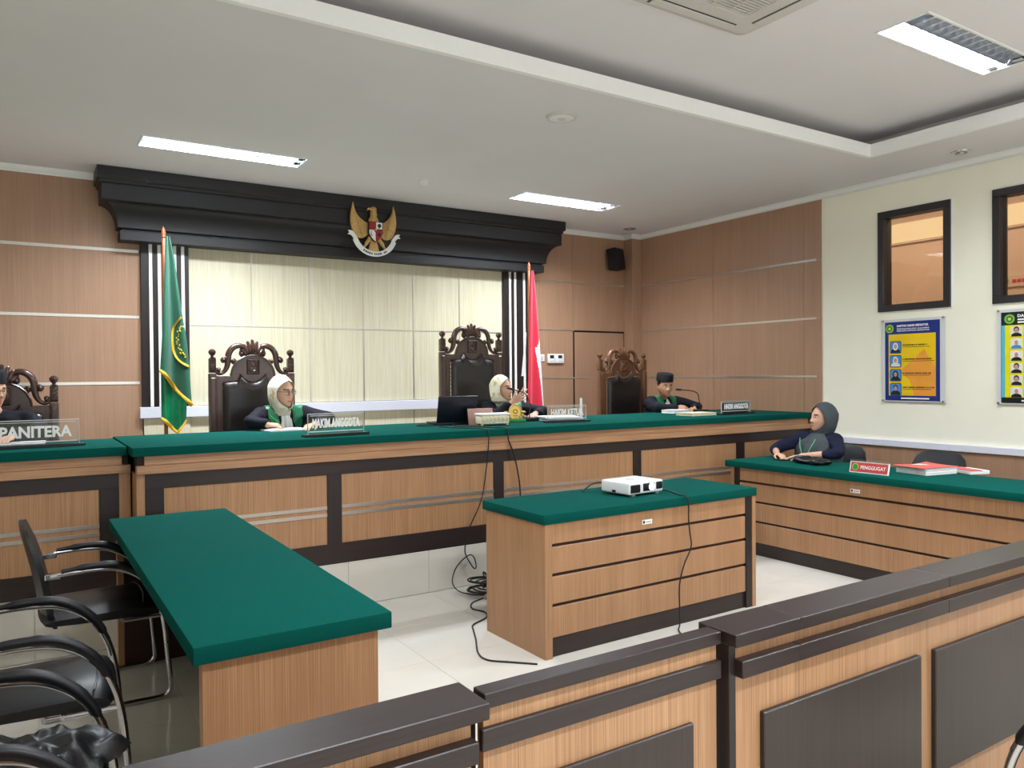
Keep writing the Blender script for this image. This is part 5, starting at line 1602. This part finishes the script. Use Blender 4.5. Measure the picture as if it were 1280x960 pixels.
obj('base', B(-.095, .085, -.04, .04, 0, .03, .008, 2), M['emblem_green'], t, local=True)
wr2 = bmesh.new()
for k in range(9):
    a = PI + PI * k / 8
    ell(wr2, (.080 * math.cos(a) - .01, -.01, .085 + .068 * math.sin(a)), .024, .008, .012, 8, 6, Matrix.Rotation(-a, 4, 'Y'))
obj('leaf_wreath', wr2, M['gold'], t, local=True)
obj('acrylic_back', B(-.070, .080, .012, .018, .02, .10, .003), M['acrylic'], t, local=True)

# ---- gooseneck microphones
def mic(label, base, path, rz=0):
    t = thing('microphone', label, 'microphone', base, rz, 'gooseneck microphones')
    obj('base', B(-.055, .055, -.075, .06, 0, .034, .010, 2), M['black_plastic'], t, local=True)
    obj('button', B(-.012, .012, -.06, -.04, .033, .037, .002), M['grey_plastic'], t, local=True)
    W0 = Vector(base) + Vector((0, 0, .03))
    pts = cr([W0, W0 + Vector((0, 0, .03))] + [Vector(p) for p in path], 6)
    obj('gooseneck', tube(bmesh.new(), pts, .005, 7), M['black_plastic'], t, smooth=60)
    a, b = pts[-1], pts[-1] + (pts[-1] - pts[-4]).normalized() * .045
    obj('mic_head', capsule(bmesh.new(), a, b, .011, .010, 10), M['black_plastic'], t, smooth=60)
mic('black gooseneck microphone bent towards the chief judge', (3.80, 5.66, BT), [(3.82, 5.68, 1.29), (3.80, 5.73, 1.385), (3.74, 5.85, 1.425), (3.80, 5.98, 1.40)][:3])
mic('black gooseneck microphone bent towards the man in the black cap', (5.965, 5.70, BT), [(5.965, 5.72, 1.27), (5.94, 5.72, 1.345), (5.86, 5.74, 1.375), (5.76, 5.78, 1.385)])

# ---- papers and books on the bench
def sheets(name, label, cat, cx, cy, z, w, d, n, th, rz, mat, group=None, spread=.006):
    t = thing(name, label, cat, (cx, cy, z), math.radians(rz), group)
    rnd = random.Random(int(cx * 1000))
    for i in range(n):
        a = rnd.uniform(-spread * 3, spread * 3)
        m = Matrix.Translation((rnd.uniform(-spread, spread), rnd.uniform(-spread, spread), i * th)) @ Matrix.Rotation(a, 4, 'Z')
        obj('sheet', B(-w / 2, w / 2, -d / 2, d / 2, 0.0004, th, 0, 1, m), mat, t, local=True)
    return t
sheets('paper', 'white paper under the writing hand of the woman at the left of the bench', 'paper', 1.70, 5.86, BT, .29, .21, 3, .004, 6, M['paper'], 'papers on the benches')
sheets('paper', 'loose white papers fanned out behind the HAKIM KETUA sign', 'paper', 4.08, 5.62, BT, .33, .25, 6, .006, -14, M['paper'], 'papers on the benches', .03)
sheets('paper', 'white paper under the hand of the clerk at the left edge', 'paper', -.02, 5.74, 1.142, .32, .22, 3, .004, -3, M['paper'], 'papers on the benches')
def book(name, label, loc, rz, w, d, h, cover, pages, group=None):
    t = thing(name, label, 'book', loc, math.radians(rz), group)
    obj('page_block', B(-w / 2 + .004, w / 2 - .004, -d / 2 + .004, d / 2 - .004, .004, h - .004), pages, t, local=True)
    obj('cover', B(-w / 2, w / 2, -d / 2, d / 2, h - .005, h, .001), cover, t, local=True)
    obj('cover', B(-w / 2, w / 2, -d / 2, d / 2, 0, .005, .001), cover, t, local=True)
    obj('spine', B(-w / 2, w / 2, d / 2 - .004, d / 2, 0, h, .001), cover, t, local=True)
    return t
book('book', 'open-topped white document block under the hand of the man in the black cap', (5.72, 5.80, BT), 2, .25, .18, .035, M['paper'], M['paper'], 'books on the long bench')
book('book', 'cream book lying in front of the man in the black cap', (5.55, 5.36, BT), 1, .33, .22, .028, M['cream_paper'], M['cream_paper'], 'books on the long bench')
tag(obj('white_stick', lathe(bmesh.new(), [(.014, BT), (.016, BT + .004), (.012, BT + .02), (.012, 1.325), (.009, 1.332), (0, 1.334)], (4.42, 5.72, 0), 12), M['white_plastic']), 'slim white upright stick behind the HAKIM KETUA sign', 'stick')

# ---- pens
def pen(label, a, b, mat):
    t = thing('pen', label, 'pen', a, 0, 'pens')
    a, b = Vector(a), Vector(b); d = (b - a).normalized()
    obj('barrel', tube(bmesh.new(), [a + d * .012, b], .0042, 8), mat, t)
    obj('nib', tube(bmesh.new(), [a, a + d * .012], [.0012, .0042], 8), M['metal'], t)
pen('dark pen held by the woman writing at the left of the bench', (1.695, 5.855, 1.163), (1.60, 5.93, 1.268), M['emblem_green'])

# ---- projector with its lit lens
t = thing('projector', 'white projector with a glowing lens on the middle table', 'projector', (3.305, 3.752, .79), math.radians(4))
pm = Matrix.Translation((0, 0, 0))
bd = bmesh.new(); box(bd, -.155, .155, -.125, .125, .012, .088, .012, 3)
pb = obj('case', bd, M['white_plastic'], t, local=True, smooth=50)
obj('exhaust_grille', B(-.140, -.055, -.1275, -.12, .022, .074, .006, 2), M['black_plastic'], t, local=True)
g = bmesh.new()
for i in range(8): box(g, -.136 + i * .0102, -.131 + i * .0102, -.1295, -.126, .026, .070)
obj('grille_bars', g, M['cable'], t, local=True)
obj('lens_recess', B(-.03, .075, -.1275, -.12, .026, .076, .005, 2), M['navy_black'], t, local=True)
obj('lens', lathe(bmesh.new(), [(0, 0), (.020, .003), (.023, .008), (.024, .012)], (0, 0, 0), 20, mtx=Matrix.Translation((.045, -.1325, .051)) @ Matrix.Rotation(-PI / 2, 4, 'X')), M['led'], t, local=True)
obj('lens_ring', tube(bmesh.new(), [(.045 + .026 * math.cos(2 * PI * q / 20), -.129, .051 + .024 * math.sin(2 * PI * q / 20)) for q in range(20)], .0025, 6, closed=True), M['white_plastic'], t, local=True)
obj('sensor_window', B(.088, .145, -.1275, -.12, .03, .078, .006, 2), M['navy_black'], t, local=True)
obj('front_foot', B(.09, .125, -.12, -.09, 0, .014, .003), M['grey_plastic'], t, local=True)
obj('front_foot', B(-.125, -.09, -.12, -.09, 0, .014, .003), M['grey_plastic'], t, local=True)
obj('rear_foot', B(-.02, .02, .08, .11, 0, .014, .003), M['grey_plastic'], t, local=True)
obj('side_port', B(-.157, -.153, -.01, .02, .02, .034), M['black_plastic'], t, local=True)
obj('side_seam', B(-.1565, -.154, -.10, .09, .0165, .019), M['grey_plastic'], t, local=True)
obj('top_dial', lathe(bmesh.new(), [(.03, .0875), (.032, .089), (.028, .091), (0, .0905)], (-.02, .0, 0), 18), M['beige_plastic'], t, local=True)

# ---- cables
def cable(label, pts, r=.004, mat='cable', n=6):
    tag(obj('cable', tube(bmesh.new(), cr(pts, n), r, 6), M[mat], smooth=70), label, 'cable', 'loose cables')
yf_ = 4.938
cable('dark cable from the laptop down the bench front to the floor coil', [(2.93, 5.60, 1.152), (2.80, 5.45, 1.151), (2.86, 5.2, 1.151), (2.93, 5.02, 1.151), (2.945, 4.944, 1.140), (2.945, 4.935, 1.05), (2.925, 4.94, .85), (2.88, 4.945, .62), (2.775, 4.945, .42), (2.74, 4.94, .30), (2.745, 4.935, .235), (2.80, 4.93, .14), (2.82, 4.92, .145), (2.80, 4.92, .22), (2.755, 4.925, .235), (2.66, 4.92, .17), (2.60, 4.88, .08), (2.62, 4.83, .02), (2.68, 4.74, .006), (2.75, 4.68, .006)], .0045)
cable('second dark cable hanging over the bench front behind the middle table', [(3.0, 5.58, 1.152), (2.93, 5.42, 1.151), (3.04, 5.2, 1.151), (3.10, 5.02, 1.151), (3.115, 4.944, 1.140), (3.12, 4.935, 1.06), (3.155, 4.935, .98), (3.20, 4.945, .85), (3.225, 4.945, .70), (3.23, 4.945, .50), (3.19, 4.94, .30), (3.12, 4.93, .12), (3.05, 4.85, .01), (2.95, 4.72, .006)], .0055)
coil = []
rnd = random.Random(4)
for i in range(150):
    a = i * .42; k = i / 150
    rr = .14 + .05 * math.sin(i * .37) + .02 * rnd.random()
    coil.append((2.845 + rr * 1.05 * math.cos(a), 4.69 + rr * .75 * math.sin(a), .008 + .055 * abs(math.sin(i * .21)) * (.4 + k) + .03 * k))
cable('heap of coiled black cable on the floor behind the middle table', coil, .0055, 'cable', 3)
lo = []
for i in range(40):
    a = i * .5; lo.append((2.86 + .10 * math.cos(a) + .01 * math.sin(i), 4.70 + .05 * math.sin(a), .10 + .03 * math.sin(a * .5) + .025 * math.sin(i * 1.3)))
cable('upper loops of the black cable heap behind the middle table', lo, .005, 'cable', 4)
cable('thin cable snaking over the pale floor left of the middle table', [(2.70, 4.62, .006), (2.58, 4.56, .005), (2.52, 4.45, .005), (2.55, 4.34, .005), (2.50, 4.24, .005), (2.36, 4.16, .005), (2.31, 4.07, .005), (2.24, 3.92, .005), (2.14, 3.72, .005), (2.13, 3.60, .005), (2.22, 3.50, .005), (2.32, 3.40, .005)], .005)
cable('black cable from the projector over the front edge of the middle table', [(3.47, 3.80, .81), (3.53, 3.76, .797), (3.53, 3.66, .797), (3.47, 3.50, .797), (3.46, 3.426, .795), (3.462, 3.412, .74), (3.465, 3.415, .66), (3.48, 3.42, .57), (3.49, 3.42, .48), (3.43, 3.42, .38), (3.39, 3.42, .26), (3.385, 3.415, .12), (3.37, 3.40, .03), (3.34, 3.38, .006), (3.30, 3.32, .006)], .0045)
cable('short black cable arching from the back of the projector', [(3.25, 3.878, .82), (3.23, 3.93, .84), (3.17, 3.97, .838), (3.10, 3.97, .81), (3.06, 3.95, .796)], .0045)
cable('thin cable lying on the long bench left of the laptop', [(2.98, 5.72, 1.152), (2.86, 5.76, 1.152), (2.74, 5.72, 1.151), (2.70, 5.62, 1.151), (2.82, 5.58, 1.151), (2.90, 5.60, 1.152)], .004)

# ---- right table: phone, bag, red book stack
t = thing('phone', 'black phone under the hands of the woman in grey', 'phone', (5.60, 4.42, .79), math.radians(62))
obj('case', B(-.075, .075, -.038, .038, 0, .011, .004, 2), M['black_plastic'], t, local=True)
obj('screen', B(-.07, .07, -.034, .034, .0105, .0115), M['navy_black'], t, local=True)
t = thing('handbag', 'small flat black bag in front of the woman in grey', 'bag', (5.56, 4.08, .79), math.radians(78))
bm = bmesh.new()
def bagf(u, v):
    th = 2 * PI * u; ph = -PI / 2 + PI * v
    r = 1 + .10 * math.sin(5 * th + 2) * math.cos(ph) + .05 * math.sin(9 * th)
    x = .17 * math.copysign(abs(math.cos(th)) ** .7, math.cos(th)) * math.cos(ph) ** .5 * r
    y = .09 * math.copysign(abs(math.sin(th)) ** .7, math.sin(th)) * math.cos(ph) ** .5 * r
    z = .027 + .026 * math.sin(ph) * (1 + .3 * math.sin(7 * th)) + (.006 * math.sin(12 * u * PI) if v > .5 else 0)
    return Vector((x, y, max(0.0, z)))
grid(bm, bagf, 40, 14, closed_u=True); bmesh.ops.remove_doubles(bm, verts=bm.verts, dist=.0005)
obj('bag_body', bm, M['leather'], t, local=True, smooth=70)
obj('strap', tube(bmesh.new(), cr([(-.15, -.04, .04), (-.10, -.10, .02), (0, -.115, .012), (.09, -.10, .015), (.14, -.04, .04)], 6), .007, 7), M['leather'], t, local=True, smooth=60)
obj('clasp', tube(bmesh.new(), [(.02 + .012 * math.cos(2 * PI * q / 14), -.098, .03 + .012 * math.sin(2 * PI * q / 14)) for q in range(14)], .0025, 6, closed=True), M['metal'], t, local=True)
def redbook(label, loc, rz, w, d, h, n):
    t = thing('document_stack', label, 'documents', loc, math.radians(rz), 'red covered documents')
    rnd = random.Random(n)
    z = 0
    for i in range(n):
        hh = h / n
        m = Matrix.Translation((rnd.uniform(-.006, .006), rnd.uniform(-.006, .006), z)) @ Matrix.Rotation(rnd.uniform(-.03, .03), 4, 'Z')
        obj('page_block', B(-w / 2, w / 2, -d / 2, d / 2, 0.0005, hh - .0005, .002, 1, m), M['paper'], t, local=True); z += hh
    bm = bmesh.new()
    def fn(u, v):
        return Vector((-w / 2 - .03 + (w + .04) * u, -d / 2 - .008 + (d + .016) * v, z + .004 + .010 * math.sin(u * 5 + v * 2) * u * v))
    grid(bm, fn, 14, 10); solidify(bm, .002)
    obj('red_cover', bm, M['pink_red'], t, local=True)
redbook('thick document stack with a bent red cover on the right table', (5.745, 3.215, .79), -10, .32, .26, .052, 4)
t = thing('document_stack', 'thinner white document leaning at the end of the red covered stack', 'documents', (6.0, 3.03, .79), math.radians(-24), 'red covered documents')
obj('page_block', B(-.08, .08, -.11, .11, 0, .028, .003), M['paper'], t, local=True)
obj('red_cover', B(-.08, .02, -.112, .112, .028, .032, .001), M['pink_red'], t, local=True)

# ---- crumpled black cloth on the nearest left chair
bm = bmesh.new()
def cf(u, v):
    th = 2 * PI * u
    r = (.16 + .03 * math.sin(3 * th + 1) + .018 * math.sin(7 * th)) * (v ** .6)
    z = .492 + .085 * (1 - v ** 2.2) + .022 * math.sin(4 * th + 9 * v) * v * (1 - v) * 3 + .012 * math.sin(11 * th - 6 * v) * v
    return Vector((.03 + r * 1.15 * math.cos(th), 2.43 + r * math.sin(th), max(.490, z)))
grid(bm, cf, 60, 18, closed_u=True); bmesh.ops.remove_doubles(bm, verts=bm.verts, dist=.0005)
tag(obj('folded_jacket', bm, M['leather'], smooth=60), 'crumpled black leather jacket heaped on the nearest left chair', 'jacket')

# ---- public seat just beyond the barrier, bottom right corner
dup(va, (2.575, .80, 0), PI / 2, 'black public chair in front of the barrier, bottom right corner', GC)

bpy.data.scenes.remove(TMP)
